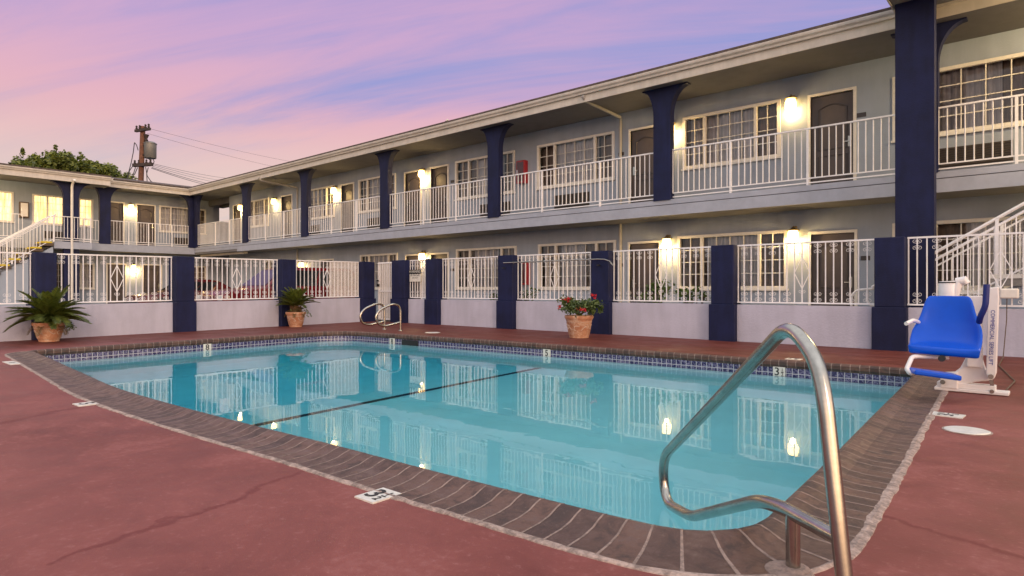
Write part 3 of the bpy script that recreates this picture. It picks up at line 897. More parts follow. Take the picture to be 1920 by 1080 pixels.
# gate in the corner
gt = thing('gate', (-15.5, 11.86, 0), 'white iron pool gate with mesh screen and black latch in the far fence corner', 'gate')
g0, g1 = -15.90, -15.09
mb = MB()
for x in (g0, g1): mb.bar((x, 11.86, 0.05), (x, 11.86, 1.80), 0.045, 0.04, (0, 1, 0))
for z in (0.07, 0.92, 1.78): mb.bar((g0, 11.86, z), (g1, 11.86, z), 0.035, 0.045)
for k in range(1, 9):
    x = g0 + (g1 - g0) * k / 9; mb.bar((x, 11.86, 0.08), (x, 11.86, 1.77), 0.016, 0.016, (0, 1, 0))
mb.build('gate_frame', M['iron'], gt)
mb = MB(); mb.quad((g0, 11.875, 0.06), (g1, 11.875, 0.06), (g1, 11.875, 1.78), (g0, 11.875, 1.78)); mb.build('mesh_screen', M['screen'], gt)
mb = MB(); mb.box(g0 - 0.02, g0 + 0.06, 11.80, 11.84, 1.06, 1.14); mb.lathe([(0.03, -0.02), (0.035, 0.0), (0.02, 0.03)], (g0 + 0.03, 11.80, 1.24), 10); mb.build('latch', M['black'], gt)
# warning sign on the short panel beside the gate
sg = thing('warning_sign', (-14.05, 11.80, 1.28), 'white pool rules sign with black header on the short panel by the gate', 'sign')
sx0, sx1 = -14.36, -13.86
mb = MB(); mb.box(sx0, sx1, 11.805, 11.815, 1.20, 1.41); mb.build('sign_board', M['tile_white'], sg)
mb = MB(); mb.box(sx0 - 0.02, sx1, 11.803, 11.8145, 1.425, 1.545); mb.build('header', M['ink'], sg)
text_obj('header_text', 'WARNING', 0.105, M['tile_white'], sg, ((sx0 + sx1) / 2 - .01, 11.802, 1.485), (1, 0, 0), (0, 0, 1))
text_obj('sign_text', 'NO LIFEGUARD', 0.058, M['ink'], sg, ((sx0 + sx1) / 2, 11.804, 1.375), (1, 0, 0), (0, 0, 1))
text_obj('sign_text', 'ON DUTY', 0.058, M['ink'], sg, ((sx0 + sx1) / 2, 11.804, 1.305), (1, 0, 0), (0, 0, 1))
for o_ in (sg,): pass
# rescue pole hung along the fence
rp = thing('rescue_pole', (-9, 11.6, 1.55), 'long thin grey rescue pole with hooked end hung across the fence pillars', 'pole')
A = gy(944, 493, 11.58); B = gy(1122, 486, 11.58); C1 = gy(1134, 486.5, 11.56); D = gy(1144, 490, 11.5); E1 = gy(1149, 497, 11.45)
mb = MB(); mb.tube([A, A.lerp(B, .5), B, C1, D, E1], 0.017, 8); mb.build('pole', M['steel'], rp, smooth=True)
mb = MB()
for X in (-10.5, -7.7): mb.box(X - .02, X + .02, 11.565, 11.66, 1.50, 1.525)
mb.build('hook', M['black'], rp)

# ------------------------------------------------------------------ motel building
YW, YE, ZD, ZS = 14.4, 13.2, 3.03, 2.68           # wall plane, deck edge, deck level, slab bottom
XW, XE = -34.1, -32.9                              # the left wing's wall plane and deck edge
ZC = 5.63                                          # soffit
motel = thing('motel_building', (-20, 14.4, 0), 'two storey grey stucco motel with navy columns, white balcony railings and beige eaves', 'building')
TM = lambda u, o, z: Vector((u, YW - o, z))        # main wing: u = X, o = outwards
TL = lambda u, o, z: Vector((XW + o, u, z))        # left wing: u = Y
def tbox(mb, T, u0, u1, o0, o1, z0, z1):
    a = T(u0, o0, z0); b = T(u1, o1, z1); mb.box(a.x, b.x, a.y, b.y, a.z, b.z)
def wall_holes(name, T, u0, u1, z0, z1, holes, mat, depth=0.14):
    us = sorted({u0, u1, *[h[0] for h in holes], *[h[1] for h in holes]}); zs = sorted({z0, z1, *[h[2] for h in holes], *[h[3] for h in holes]})
    us = [u for u in us if u0 <= u <= u1]; zs = [z for z in zs if z0 <= z <= z1]
    mb = MB()
    for i in range(len(us) - 1):
        for k in range(len(zs) - 1):
            cu, cz = (us[i] + us[i + 1]) / 2, (zs[k] + zs[k + 1]) / 2
            if any(h[0] < cu < h[1] and h[2] < cz < h[3] for h in holes): continue
            mb.quad(T(us[i], 0, zs[k]), T(us[i + 1], 0, zs[k]), T(us[i + 1], 0, zs[k + 1]), T(us[i], 0, zs[k + 1]))
    for (a, b, c, d) in holes:
        for p, q_ in (((a, c), (b, c)), ((b, c), (b, d)), ((b, d), (a, d)), ((a, d), (a, c))):
            mb.quad(T(p[0], 0, p[1]), T(q_[0], 0, q_[1]), T(q_[0], -depth, q_[1]), T(p[0], -depth, p[1]))
    return mb.build(name, mat, motel, fix=False)
def window(T, u0, u1, z0, z1, lit=0, seed=0, label=None):  # lit: curtain glows in place of a sunset reflection on the glass
    rnd = random.Random(seed * 31 + 5)
    W_ = u1 - u0
    fb = MB(); f_ = 0.055
    tbox(fb, T, u0 - .02, u0 + f_, -0.06, 0.03, z0, z1 + .02); tbox(fb, T, u1 - f_, u1 + .02, -0.06, 0.03, z0, z1 + .02)
    tbox(fb, T, u0 + f_, u1 - f_, -0.06, 0.03, z1 - f_ + .01, z1 + .02); tbox(fb, T, u0 + f_, u1 - f_, -0.06, 0.03, z0, z0 + f_)
    m0, m1 = u0 + W_ * 0.235, u1 - W_ * 0.235
    for m_ in (m0, m1): tbox(fb, T, m_ - .035, m_ + .035, -0.06, 0.02, z0 + f_, z1 - f_ + .01)
    w = fb.build('window', M['cream'], motel, bevel=0.004, seg=1)
    if label: w['label'] = label
    sl = MB(); tbox(sl, T, u0 - .04, u1 + .04, -0.02, 0.055, z0 - 0.045, z0 - 0.002); sl.build('sill', M['cream'], w)
    mn = MB(); t_ = 0.0085
    spans = ((u0 + f_, m0 - .035, 2), (m0 + .035, m1 - .035, 4), (m1 + .035, u1 - f_, 2))
    zi0, zi1 = z0 + f_, z1 - f_ + .01
    for (a, b, n) in spans:
        for k in range(1, n): x = a + (b - a) * k / n; tbox(mn, T, x - t_, x + t_, -0.035, -0.012, zi0, zi1)
        for k in range(1, 4): z = zi0 + (zi1 - zi0) * k / 4; tbox(mn, T, a, b, -0.034, -0.013, z - t_, z + t_)
    mn.build('muntins', M['cream'], w)
    gl = MB(); gl.quad(T(u0 + f_, -0.045, zi0), T(u1 - f_, -0.045, zi0), T(u1 - f_, -0.045, zi1), T(u0 + f_, -0.045, zi1)); gl.build('pane', M['glass'], w, fix=False)
    # curtain: pleated sheet behind the glass
    cu = MB(); cm = M['sunset_glow_curtain'] if lit else M['curtain']
    if lit: rngs = [(u0, u1)]
    else:
        a = u0 + W_ * rnd.choice((0.30, 0.42, 0.20, 0.26, 0.05)); b = u0 + W_ * rnd.choice((0.78, 0.66, 0.72, 0.95, 0.58)); rngs = [(a, b)]
    for (a, b) in rngs:
        n = max(8, int((b - a) / 0.03)); prev = None
        for k in range(n + 1):
            x = a + (b - a) * k / n; o_ = -0.17 - 0.03 * math.sin(k * 1.1 + seed) - 0.015 * math.sin(k * 0.37)
            c_ = (T(x, o_, z0 - 0.05), T(x, o_, z1 + 0.05))
            if prev: cu.quad(prev[0], c_[0], c_[1], prev[1])
            prev = c_
    cu.build('curtain', cm, w, smooth=True, fix=False)
    if not lit:
        c2 = MB()
        for (a, b) in ((u0 - .02, rngs[0][0] - .01), (rngs[0][1] + .01, u1 + .02)):
            n = max(5, int((b - a) / 0.04)); prev = None
            for k in range(n + 1):
                x = a + (b - a) * k / n; o_ = -0.22 - 0.025 * math.sin(k * 1.3 + seed)
                c_ = (T(x, o_, z0 - 0.05), T(x, o_, z1 + 0.05))
                if prev: c2.quad(prev[0], c_[0], c_[1], prev[1])
                prev = c_
        c2.build('side_curtain', M['curtain_dark'], w, smooth=True, fix=False)
    return w
def door(T, u0, u1, z0, z1, hinge=1, label=None):
    fb = MB(); f_ = 0.055
    tbox(fb, T, u0 - f_, u0, -0.12, 0.025, z0, z1 + f_); tbox(fb, T, u1, u1 + f_, -0.12, 0.025, z0, z1 + f_); tbox(fb, T, u0, u1, -0.12, 0.025, z1, z1 + f_)
    pb = MB(); tbox(pb, T, u0, u1, -0.10, -0.055, z0 + .01, z1)
    d = pb.build('door', M['door'], motel)
    if label: d['label'] = label
    fb.build('door_frame', M['cream'], d)
    tr = MB(); wd = u1 - u0; a, b = u0 + wd * .17, u1 - wd * .17; zt = z1 - 0.20; zm = z0 + 0.92
    arch = [T(a, -0.05, zm), T(a, -0.05, zt - .10)] + [T(a + (b - a) * k / 8, -0.05, zt - .10 + 0.10 * math.sin(math.pi * k / 8)) for k in range(1, 8)] + [T(b, -0.05, zt - .10), T(b, -0.05, zm), T(a, -0.05, zm)]
    tr.tube(arch, 0.017, 5, cap=False)
    tr.tube([T(a, -0.05, z0 + .2), T(a, -0.05, z0 + .78), T(b, -0.05, z0 + .78), T(b, -0.05, z0 + .2), T(a, -0.05, z0 + .2)], 0.017, 5, cap=False)
    tr.build('moulding', M['door_trim'], d)
    hx = u1 - 0.08 if hinge > 0 else u0 + 0.08; s_ = -1 if hinge > 0 else 1
    hb = MB(); tbox(hb, T, hx - .03, hx + .03, -0.055, -0.03, z0 + .92, z0 + 1.14); hb.bar(T(hx, -0.015, z0 + 1.03), T(hx + s_ * .12, -0.015, z0 + 1.03), 0.02, 0.02)
    hb.build('handle', M['steel'], d)
    return d
def ac_unit(T, u0, u1, z0, z1):
    mb = MB(); tbox(mb, T, u0, u1, -0.05, 0.025, z0, z1); n = 9
    for k in range(n): z = z0 + (z1 - z0) * (k + .5) / n; tbox(mb, T, u0 + .03, u1 - .03, 0.025, 0.045, z - .011, z + .011)
    return mb.build('air_conditioner', M['grille'], motel)
def plate(T, u, z):
    mb = MB(); tbox(mb, T, u - .085, u + .085, 0.0, 0.012, z - .045, z + .045); return mb.build('number_plate', M['door_trim'], motel)
def mwx(x): return gy(x, 541, YW).x

UP = dict(win=[(-7.06, -4.77), (-11.66, -9.05), (-15.14, -12.57), (-20.56, -18.30), (-24.75, -22.25), (-29.45, -27.60), (-2.58, 0.35)],
          door=[(-4.13, -3.30, 1), (-8.55, -7.70, -1), (-16.36, -15.53, 1), (-17.76, -16.92, -1), (-21.72, -20.92, 1), (-26.42, -25.55, 1), (-31.12, -30.34, -1), (1.2, 2.05, -1)])
zw0, zw1 = 3.93, 5.17
hu = [(a, b, zw0, zw1) for a, b in UP['win']] + [(a, b, ZD, 5.10) for a, b, _ in UP['door']]
wall_holes('upper_wall', TM, -31.6, 7.0, ZD, ZC, hu, M['stucco'])
for i, (a, b) in enumerate(UP['win']): window(TM, a, b, zw0, zw1, 0, i)
for (a, b, h) in UP['door']: door(TM, a, b, ZD, 5.10, h)
LO = dict(win=[(-7.2, -4.62), (-11.62, -9.0), (-15.1, -12.5), (-20.45, -18.2), (-28.0, -26.0), (-2.58, 0.35)],
          door=[(-4.12, -3.28, 1), (-8.57, -7.72, -1), (-16.36, -15.53, 1), (-17.70, -16.88, -1), (-23.25, -22.35, 1), (1.2, 2.05, -1)])
lw0, lw1 = 1.0, 2.27
hl_ = [(a, b, lw0, lw1) for a, b in LO['win']] + [(a, b, 0.1, 2.16) for a, b, _ in LO['door']]
wall_holes('lower_wall', TM, -31.6, 7.0, 0.0, ZS + .1, hl_, M['stucco'])
for i, (a, b) in enumerate(LO['win']): window(TM, a, b, lw0, lw1, 0, i + 20)
for (a, b, h) in LO['door']: door(TM, a, b, 0.1, 2.16, h)
for (a, b) in ((-11.04, -9.84), (-14.0, -12.75), (-1.95, -0.72), (-20.0, -19.0), (-24.3, -23.3)): ac_unit(TM, a, b, 3.26, 3.66)
for u, z in ((-3.15, 4.55), (-8.83, 4.55), (-15.3, 4.55), (-3.08, 1.62), (-8.83, 1.62), (-15.3, 1.62)): plate(TM, u, z)
ib = MB(); ib.box(-31.5, 6.9, 14.75, 14.8, 0, 5.6); ib.box(-31.55, -31.5, 14.42, 20, 0, ZC); ib.build('room_back', M['dark'], motel)
ew = MB(); ew.box(-31.6, -31.56, 14.402, 20.4, 0, ZC); ew.box(-31.56, 7, 20.3, 20.4, 0, ZC); ew.box(6.95, 7, 14.402, 20.3, 0, ZC); ew.build('end_wall', M['stucco'], motel)
# left wing
lwin = [(6.88, 9.15, 1), (3.9, 6.19, 1), (12.04, 14.28, 0), (0.8, 3.0, 1)]
ldoor = [(9.98, 10.42, -1), (11.02, 11.80, 1)]
hL = [(a, b, 3.87, 5.14) for a, b, _ in lwin] + [(9.63, 10.42, ZD, 5.10), (11.02, 11.80, ZD, 5.10)]
wall_holes('upper_wall', TL, -8.0, 15.0, ZD, ZC, hL, M['stucco'])
for i, (a, b, l_) in enumerate(lwin): window(TL, a, b, 3.87, 5.14, l_, i + 40)
door(TL, 9.63, 10.42, ZD, 5.10, -1); door(TL, 11.02, 11.80, ZD, 5.10, 1)
hL2 = [(7.0, 9.2, 1.0, 2.15), (9.75, 10.5, 0.1, 2.15), (11.3, 12.1, 0.1, 2.15), (12.5, 14.3, 1.0, 2.15)]
wall_holes('lower_wall', TL, -8.0, 15.0, 0.0, ZS + .1, hL2, M['stucco'])
window(TL, 7.0, 9.2, 1.0, 2.15, 0, 60); window(TL, 12.5, 14.3, 1.0, 2.15, 0, 61); door(TL, 9.75, 10.5, 0.1, 2.15, 1); door(TL, 11.3, 12.1, 0.1, 2.15, 1)
ac_unit(TL, 12.7, 13.75, 3.24, 3.6); ac_unit(TL, 7.3, 8.3, 3.24, 3.56)
ib = MB(); ib.box(XW - .4, XW - .35, -7.9, 14.9, 0, 5.6); ib.build('room_back', M['dark'], motel)
ew = MB(); ew.box(-42, XW - .002, 14.96, 15.0, 0, ZC); ew.box(-42, -41.95, -8, 14.96, 0, ZC); ew.box(-42, XW - .002, -8, -7.96, 0, ZC); ew.build('end_wall', M['stucco'], motel)
pp = MB(); pp.box(-34.1, -34.0, 15.002, 19.0, ZD, 4.57); pp.box(-34.1, -34.0, 15.002, 19.0, 0, ZS + .02); pp.build('parapet', M['stucco'], motel)
# balcony slab
db = MB()
db.box(XE, 7.0, YE + .035, YW, ZS + .02, ZD); db.box(-34.1, XE, -8, YW + 5, ZS + .02, ZD); db.box(XE, -31.6, YW, YW + 5, ZS + .02, ZD)
db.build('balcony_slab', M['soffit'], motel)
fb = MB(); fb.box(-28.2, 7, YE, YE + .035, ZS, 2.915); fb.box(XE + .03, -28.2, YE + .01, YE + .035, 2.80, 2.915); fb.box(XE + .03, 7, YE + .006, YE + .0345, 2.932, ZD + .012)
fb.box(XE - .005, XE + .03, -8, YE + .035, ZS + .03, 2.915); fb.box(XE - .005, XE + .012, -8, YE + .03, 2.915, ZD + .012)
fb.build('balcony_edge', M['fascia'], motel)
bm_ = MB(); bm_.box(XE + .04, -28.2, YE + .3, YE + .5, 2.60, 2.70); bm_.build('corner_beam', M['beige'], motel)
# columns with arched flares
def flared_column(T, u0, w, o_face, d, z0, z1, rl=0.29, rr=0.41, zf0=4.98):
    """flat pillar whose head flares in quarter arches on both sides; T(u, o, z), o_face = outer face"""
    prof = [(u0, z0), (u0 + w, z0), (u0 + w, zf0)]
    n = 9; H_ = z1 - 0.022 - zf0
    for k in range(1, n + 1):
        t = k / n * math.pi / 2; prof.append((u0 + w + rr * (1 - math.cos(t)), zf0 + H_ * math.sin(t)))
    prof += [(u0 + w + rr, z1), (u0 - rl, z1)]
    for k in range(n, 0, -1):
        t = k / n * math.pi / 2; prof.append((u0 - rl * (1 - math.cos(t)), zf0 + H_ * math.sin(t)))
    prof.append((u0, zf0))
    mb = MB(); mb.prism(prof, lambda p: T(p[0], o_face, p[1]), lambda p: T(p[0], o_face - d, p[1]))
    return mb.build('column', M['navy'], motel)
for u in (-7.22, -12.54, -17.61, -22.71, -27.66): flared_column(TM, u, 0.43, YW - 13.18, 0.19, ZD, ZC)
flared_column(TM, -33.0, 0.43, YW - 13.18, 0.19, ZD, ZC, 0.05, 0.40)
flared_column(TL, 9.10, 0.44, XE + .02 - XW, 0.19, ZD, ZC)
flared_column(TL, 12.98, 0.24, XE + .02 - XW, 0.19, ZD, ZC, 0.42, 0.02)
flared_column(TM, -2.12, 0.43, YW - 13.18, 0.19, ZD, ZC)
flared_column(TM, -2.18, 0.555, YW - 12.28, 0.24, 0.0, 5.80, 0.002, 0.002, 5.02)
flared_column(TL, 7.52, 0.55, -31.95 - XW, 0.24, 0.0, 5.53, 0.45, 0.40, 4.85)
# railings
def railing(T, u0, u1, o, posts, zt=4.17, zb=ZD, parent=None):
    mb = MB()
    mb.bar(T(u0, o, zt), T(u1, o, zt), 0.045, 0.028); mb.bar(T(u0, o, zb + .155), T(u1, o, zb + .155), 0.024, 0.024); mb.bar(T(u0, o, zb + .065), T(u1, o, zb + .065), 0.024, 0.024)
    n = max(2, int(round((u1 - u0) / 0.127)))
    for k in range(n + 1):
        u = u0 + (u1 - u0) * k / n
        if any(abs(u - p) < 0.05 for p in posts): continue
        mb.bar(T(u, o, zb + .16), T(u, o, zt - .014), 0.0165, 0.0165, (0.3, 1, 0))
    r = mb.build('railing', M['iron'], parent or motel)
    for p in posts:
        pm = MB(); pm.bar(T(p, o, zb), T(p, o, zt - .013), 0.042, 0.042, (0.01, 1, 0)); pm.build('railing_post', M['iron'], r)
    return r
ro = YW - 13.27
railing(TM, -6.77, -2.2, ro, [-5.42, -3.86]); railing(TM, -12.09, -7.24, ro, [-10.6, -8.75]); railing(TM, -17.16, -12.56, ro, [-15.45, -13.95])
railing(TM, -22.26, -17.63, ro, [-20.7, -19.1]); railing(TM, -27.21, -22.73, ro, [-25.7, -24.2]); railing(TM, -32.55, -27.68, ro, [-30.6, -29.1])
railing(TM, -2.2, 3.5, ro, [-0.62, 1.3])
rl_ = XE - .07 - XW
railing(TL, 9.56, 12.96, rl_, [10.3, 11.15, 12.2], 4.12); railing(TL, 8.45, 9.08, rl_, [8.5], 4.08); railing(TL, -6, 6.3, rl_, [0, 2, 4], 4.12)
# roof and eaves
YEV, XEV = 12.9, -32.6
rf = MB()
# soffits
rf.box(XEV + .02, 7.3, YEV + .02, YW, ZC, ZC + .06); rf.box(-34.1, XEV + .02, -8.3, 19.6, ZC, ZC + .06); rf.box(XEV + .02, -31.6, YW, 19.6, ZC, ZC + .06)
rf.box(-2.22, 7.3, 11.55, YEV - .15, 5.80, 5.86); rf.box(XEV + .02, -31.62, -8.3, 9.15, 5.53, 5.59)
rf.build('soffit', M['soffit'], motel)
hb = MB(); hb.box(-34.1, -31.6, 15.0, 15.2, 5.31, ZC); hb.box(-34.05, -31.62, YW + .02, YW + .2, 5.33, ZC - .001); hb.build('lintel', M['soffit'], motel)
def eave_run(mb, gb, p, q_, nout, z0, z1):
    """fascia board with gutter from p to q; nout = outward unit"""
    p, q_, nout = Vector((*p, 0)), Vector((*q_, 0)), Vector((*nout, 0)); up = Vector((0, 0, 1))
    mb.prism([(0, z0), (0.022, z0), (0.022, z1), (0, z1)], lambda s_: p + nout * s_[0] + up * s_[1], lambda s_: q_ + nout * s_[0] + up * s_[1])
    zg = z1 - 0.02
    prof = [(0.023, zg - .13), (0.075, zg - .13), (0.085, zg - .09), (0.120, zg - .055), (0.128, zg - .02), (0.128, zg), (0.118, zg), (0.116, zg - .02), (0.023, zg - .02)]
    gb.prism(prof, lambda s_: p + nout * s_[0] + up * s_[1], lambda s_: q_ + nout * s_[0] + up * s_[1])
fb2, gb2 = MB(), MB()
eave_run(fb2, gb2, (XEV, YEV), (7.3, YEV), (0, -1), ZC - .02, 5.94)
fb2.box(-2.25, -2.225, 11.5, YEV - .14, 5.79, 6.10); eave_run(fb2, gb2, (-2.25, 11.5), (7.3, 11.5), (0, -1), 5.79, 6.10)
eave_run(fb2, gb2, (XEV, 8.9), (XEV, YEV), (1, 0), ZC - .02, 5.93)
eave_run(fb2, gb2, (-31.62, -8.3), (-31.62, 9.15), (1, 0), 5.52, 5.90); eave_run(fb2, gb2, (XEV, 9.15), (-31.62, 9.15), (0, 1), 5.52, 5.90)
fb2.build('fascia_board', M['beige'], motel); gb2.build('gutter', M['beige'], motel)
rs = MB()
def slab4(a, b, c, d, th=0.05):
    up = Vector((0, 0, th)); P = [Vector(a), Vector(b), Vector(c), Vector(d)]; k = [rs.vert(p) for p in P]; t = [rs.vert(p + up) for p in P]
    rs.face(k[::-1]); rs.face(t)
    for i in range(4): rs.face([k[i], k[(i + 1) % 4], t[(i + 1) % 4], t[i]])
slab4((XEV - 5, YEV - .06, 5.95), (7.4, YEV - .06, 5.95), (7.4, 17.4, 6.75), (XEV - 5, 17.4, 6.75)); slab4((XEV - 5, 17.4, 6.75), (7.4, 17.4, 6.75), (7.4, 20.6, 6.0), (XEV - 5, 20.6, 6.0))
slab4((XEV + .06, YEV + 1, 5.95), (-37.5, YEV + 3.5, 6.78), (-37.5, -8.5, 6.78), (XEV + .06, -8.5, 5.95)); slab4((-37.5, 15.4, 6.78), (-42.3, 15.4, 6.0), (-42.3, -8.5, 6.0), (-37.5, -8.5, 6.78))
slab4((-2.28, 11.4, 6.11), (7.4, 11.4, 6.11), (7.4, YEV + .9, 6.24), (-2.28, YEV + .9, 6.24)); slab4((-31.55, 9.2, 5.905), (XEV - .4, 9.2, 6.04), (XEV - .4, -8.5, 6.04), (-31.55, -8.5, 5.905))
rs.build('roof', M['roof'], motel)
# downspouts
dn = MB()
for (ex, ey, wx, wy) in ((1097, 189, 1163, 220), (489, 338, 557, 352)):
    A = gy(ex, ey, YEV + .02); B = gy(wx, wy, YW - .05)
    dn.tube([A + Vector((0, -.1, .10)), A, B, B + Vector((0, 0, -.12)), Vector((B.x, YW - .05, ZD)), Vector((B.x, YW - .05, 0.1))], 0.04, 8)
    dn.build('downspout', M['stucco_trim'], motel, smooth=True); dn = MB()
dn.tube([(-31.5, 7.79, 5.6), (-31.8, 7.79, 5.45), (-31.87, 7.79, 5.3), (-31.87, 7.79, 0)], 0.05, 8)
dn.build('downspout', M['cream'], motel, smooth=True)
# left landing
ld = MB(); ld.box(-31.85, XE - .006, 7.15, 8.52, 2.69, 2.985); ld.build('landing', M['fascia'], motel)
rt = MB(); rt.box(-2.0, 4, 12.3, YE - .01, ZS + .02, ZD - .002) if False else None

# ------------------------------------------------------------------ stairs
def staircase(label, T, u_top, z_top, n, run, o0, o1, sgn, nose='yellow', tread='step'):
    """n steps going down from u_top towards sgn; o0..o1 width outwards"""
    p = T(u_top + sgn * n * run, o1, 0)
    root = thing('staircase', (p.x, p.y, 0), label, 'stairs', 'outdoor staircases')
    rise = z_top / (n + 0.0)
    st_, ye = MB(), MB()
    for k in range(n):
        z = z_top - rise * (k + 0.0); u = u_top + sgn * run * k
        tbox(st_, T, u, u + sgn * (run + .06), o0, o1 - .02, z - .20, z - .086)
        tbox(ye, T, u + sgn * .06, u + sgn * (run + .065), o0 + .01, o1 - .005, z - .085, z - .02)
    st_.build('step', M[tread], root); ye.build('step_nosing', M[nose], root)
    wl_ = MB(); poly = [(u_top, z_top - .22), (u_top + sgn * n * run, 0.0), (u_top, 0.0)]
    wl_.prism(poly, lambda q_: T(q_[0], o1 - .10, q_[1]), lambda q_: T(q_[0], o1 - .20, q_[1])); wl_.build('side_wall', M['stucco'], root)
    def hand(o):
        mb = MB(); f = lambda t, dz: T(u_top + sgn * t * n * run, o, z_top * (1 - t) + dz)
        mb.tube([f(-0.02, 1.08), f(1.02, 1.08)], 0.026, 8); mb.bar(f(0, .96), f(1, .96), 0.03, 0.03); mb.bar(f(0, .10), f(1, .10), 0.026, 0.026)
        for k in range(1, n * 3): t = k / (n * 3); mb.bar(f(t, .10), f(t, .96), 0.016, 0.016, (1, .3, 0))
        for t in (0.0, .33, .66, 1.0): mb.bar(f(t, -.02), f(t, 1.07), 0.045, 0.045, (1, .01, 0))
        mb.build('stair_railing', M['iron'], root)
    hand(o1 - .03); hand(o0 + .05)
    return root
staircase('white railed staircase with yellow step edges climbing to the left wing balcony', TL, 7.12, 2.98, 12, 0.35, XE - XW + .1, -31.75 - XW, -1)
staircase('cream railed staircase rising behind the blue lift chair at right', TM, 2.35, 2.98, 12, 0.40, 0.95, 2.05, -1, 'cream', 'concrete')
rp_ = railing(TL, 7.15, 8.5, -31.9 - XW, [7.17, 8.48], 4.05, 2.985)

# ------------------------------------------------------------------ wall lanterns
def make_lantern(mat):
    root = thing('wall_lantern', (0, 0, 0), None, 'lantern', 'lit wall lanterns')
    mb = MB(); mb.box(-.05, .05, -.02, 0, .02, .20); mb.build('backplate', M['brass'], root, bevel=0.006)
    mb = MB(); mb.tube([(0, -.01, .15), (0, -.06, .19), (0, -.12, .19), (0, -.13, .15)], 0.009, 6); mb.build('arm', M['brass'], root, smooth=True)
    mb = MB(); mb.lathe([(0.012, .17), (0.03, .155), (0.06, .13), (0.130, .105), (0.133, .095), (0.1, .097), (0.02, .12)], (0, -.13, 0), 20); mb.build('cap', M['brass'], root, smooth=True)
    mb = MB(); mb.lathe([(0.090, .093), (0.112, .03), (0.120, -.05), (0.114, -.11), (0.085, -.13), (0.001, -.13)], (0, -.13, 0), 20); mb.build('lamp_shade', mat, root, smooth=True)
    return root
lan0 = make_lantern(M['lamp'])
lan0_used = False
def lantern(T_, u, z, label, power=23.0):
    global lan0_used
    r = copy_tree(lan0) if lan0_used else lan0
    lan0_used = True
    p = T_(u, 0.0, z); r.location = p
    r.rotation_euler = (0, 0, 0) if T_ is TM else (0, 0, R(90))
    r['label'] = label; power *= 0.85 + 0.3 * ((u * 7.31) % 1.0)
    for dz_, nm in ((-0.19, 'lamp_light'),):
        li = bpy.data.lights.new('lamp_light', 'POINT'); li.energy = power; li.color = (1.0, 0.66, 0.26); li.shadow_soft_size = 0.05
        lo = bpy.data.objects.new('lamp_light', li); COL.objects.link(lo); lo.parent = r; lo.location = (0, -.14, dz_)
    return r
lantern(TM, -4.50, 5.02, 'lit wall lantern on upper floor beside the door nearest the big navy column')
lantern(TM, -7.36, 4.98, 'lit upper floor lantern half hidden behind a navy column, left of the three pane window')
lantern(TM, -16.72, 4.98, 'lit upper floor lantern between the two doors right of the middle of the balcony')
lantern(TM, -22.10, 4.95, 'lit upper floor lantern left of a dark door above the fence gate')
lantern(TM, -26.90, 4.95, 'lit upper floor lantern above the lower corner lantern, third from the inner corner')
lantern(TM, -30.15, 4.95, 'small lit upper floor lantern next to the doorway at the inside corner')
lantern(TM, 0.75, 5.00, 'lit upper floor lantern beyond the window at far right', 40.0)
lantern(TM, -4.45, 2.16, 'lit ground floor lantern behind the iron panel, next to the door nearest the lift chair')
lantern(TM, -7.45, 2.14, 'lit ground floor lantern by an arched panel door above the flower pot fence panel')
lantern(TM, -16.70, 2.12, 'lit ground floor lantern above the pool warning sign')
lantern(TM, -24.55, 2.02, 'lit ground floor lantern above the far sago palm')
lantern(TM, 0.75, 2.14, 'lit ground floor lantern behind the right staircase')
lantern(TL, 10.72, 4.96, 'lit upper lantern between two doors of the left wing')
lantern(TL, 10.85, 2.05, 'lit ground floor lantern of the left wing seen above the parked red car')
lantern(TL, 2.9, 4.96, 'lit upper lantern at the far left end of the left wing balcony', 40.0)

# soffit lamps over the two landings (just outside the frame; their light is what warms the stairs)
for (p, lab, pw) in (((1.15, 12.3, 5.80), 'lit soffit lamp over the right stair landing', 320.0), ((-32.2, 3.6, 5.53), 'lit soffit lamp over the left stair landing', 200.0)):
    root = thing('soffit_lamp', p, lab, 'lamp', 'soffit lamps over the landings')
    mb = MB(); mb.lathe([(.02, 0), (.14, 0), (.14, -.03), (.12, -.04), (.02, -.04)], p, 20); mb.build('base_ring', M['brass'], root, smooth=True)
    mb = MB(); mb.lathe([(.12, -.041), (.125, -.09), (.09, -.15), (.02, -.17)], p, 20); mb.build('lamp_shade', M['lamp'], root, smooth=True)
    li = bpy.data.lights.new('lamp_light', 'POINT'); li.energy = pw; li.color = (1.0, 0.74, 0.38); li.shadow_soft_size = 0.08
    lo = bpy.data.objects.new('lamp_light', li); COL.objects.link(lo); lo.parent = root; lo.location = (0, 0, -.27)

# extinguisher cabinets
def cabinet(T, u, z, label, body, face):
    p = T(u, 0, z)
    root = thing('extinguisher_cabinet', p, label, 'cabinet', 'wall cabinets')
    mb = MB(); tbox(mb, T, u - .16, u + .16, 0, .17, z - .34, z + .34); mb.build('box', M[body], root, bevel=0.008)
    mb = MB(); tbox(mb, T, u - .125, u + .125, .17, .176, z - .29, z + .29); mb.build('door', M[face], root)
    mb = MB(); tbox(mb, T, u - .11, u - .09, .176, .20, z - .06, z + .06); mb.build('handle', M['chrome'], root)
cabinet(TM, -12.20, 4.47, 'red fire extinguisher cabinet on the upper wall between two windows', 'red', 'red_glass')
cabinet(TM, -12.10, 1.45, 'red fire extinguisher cabinet on the ground floor wall behind the fence', 'red', 'red_glass')
cabinet(TL, 6.55, 4.42, 'brown wall cabinet between the sunset-glowing windows of the left wing', 'step', 'cream')

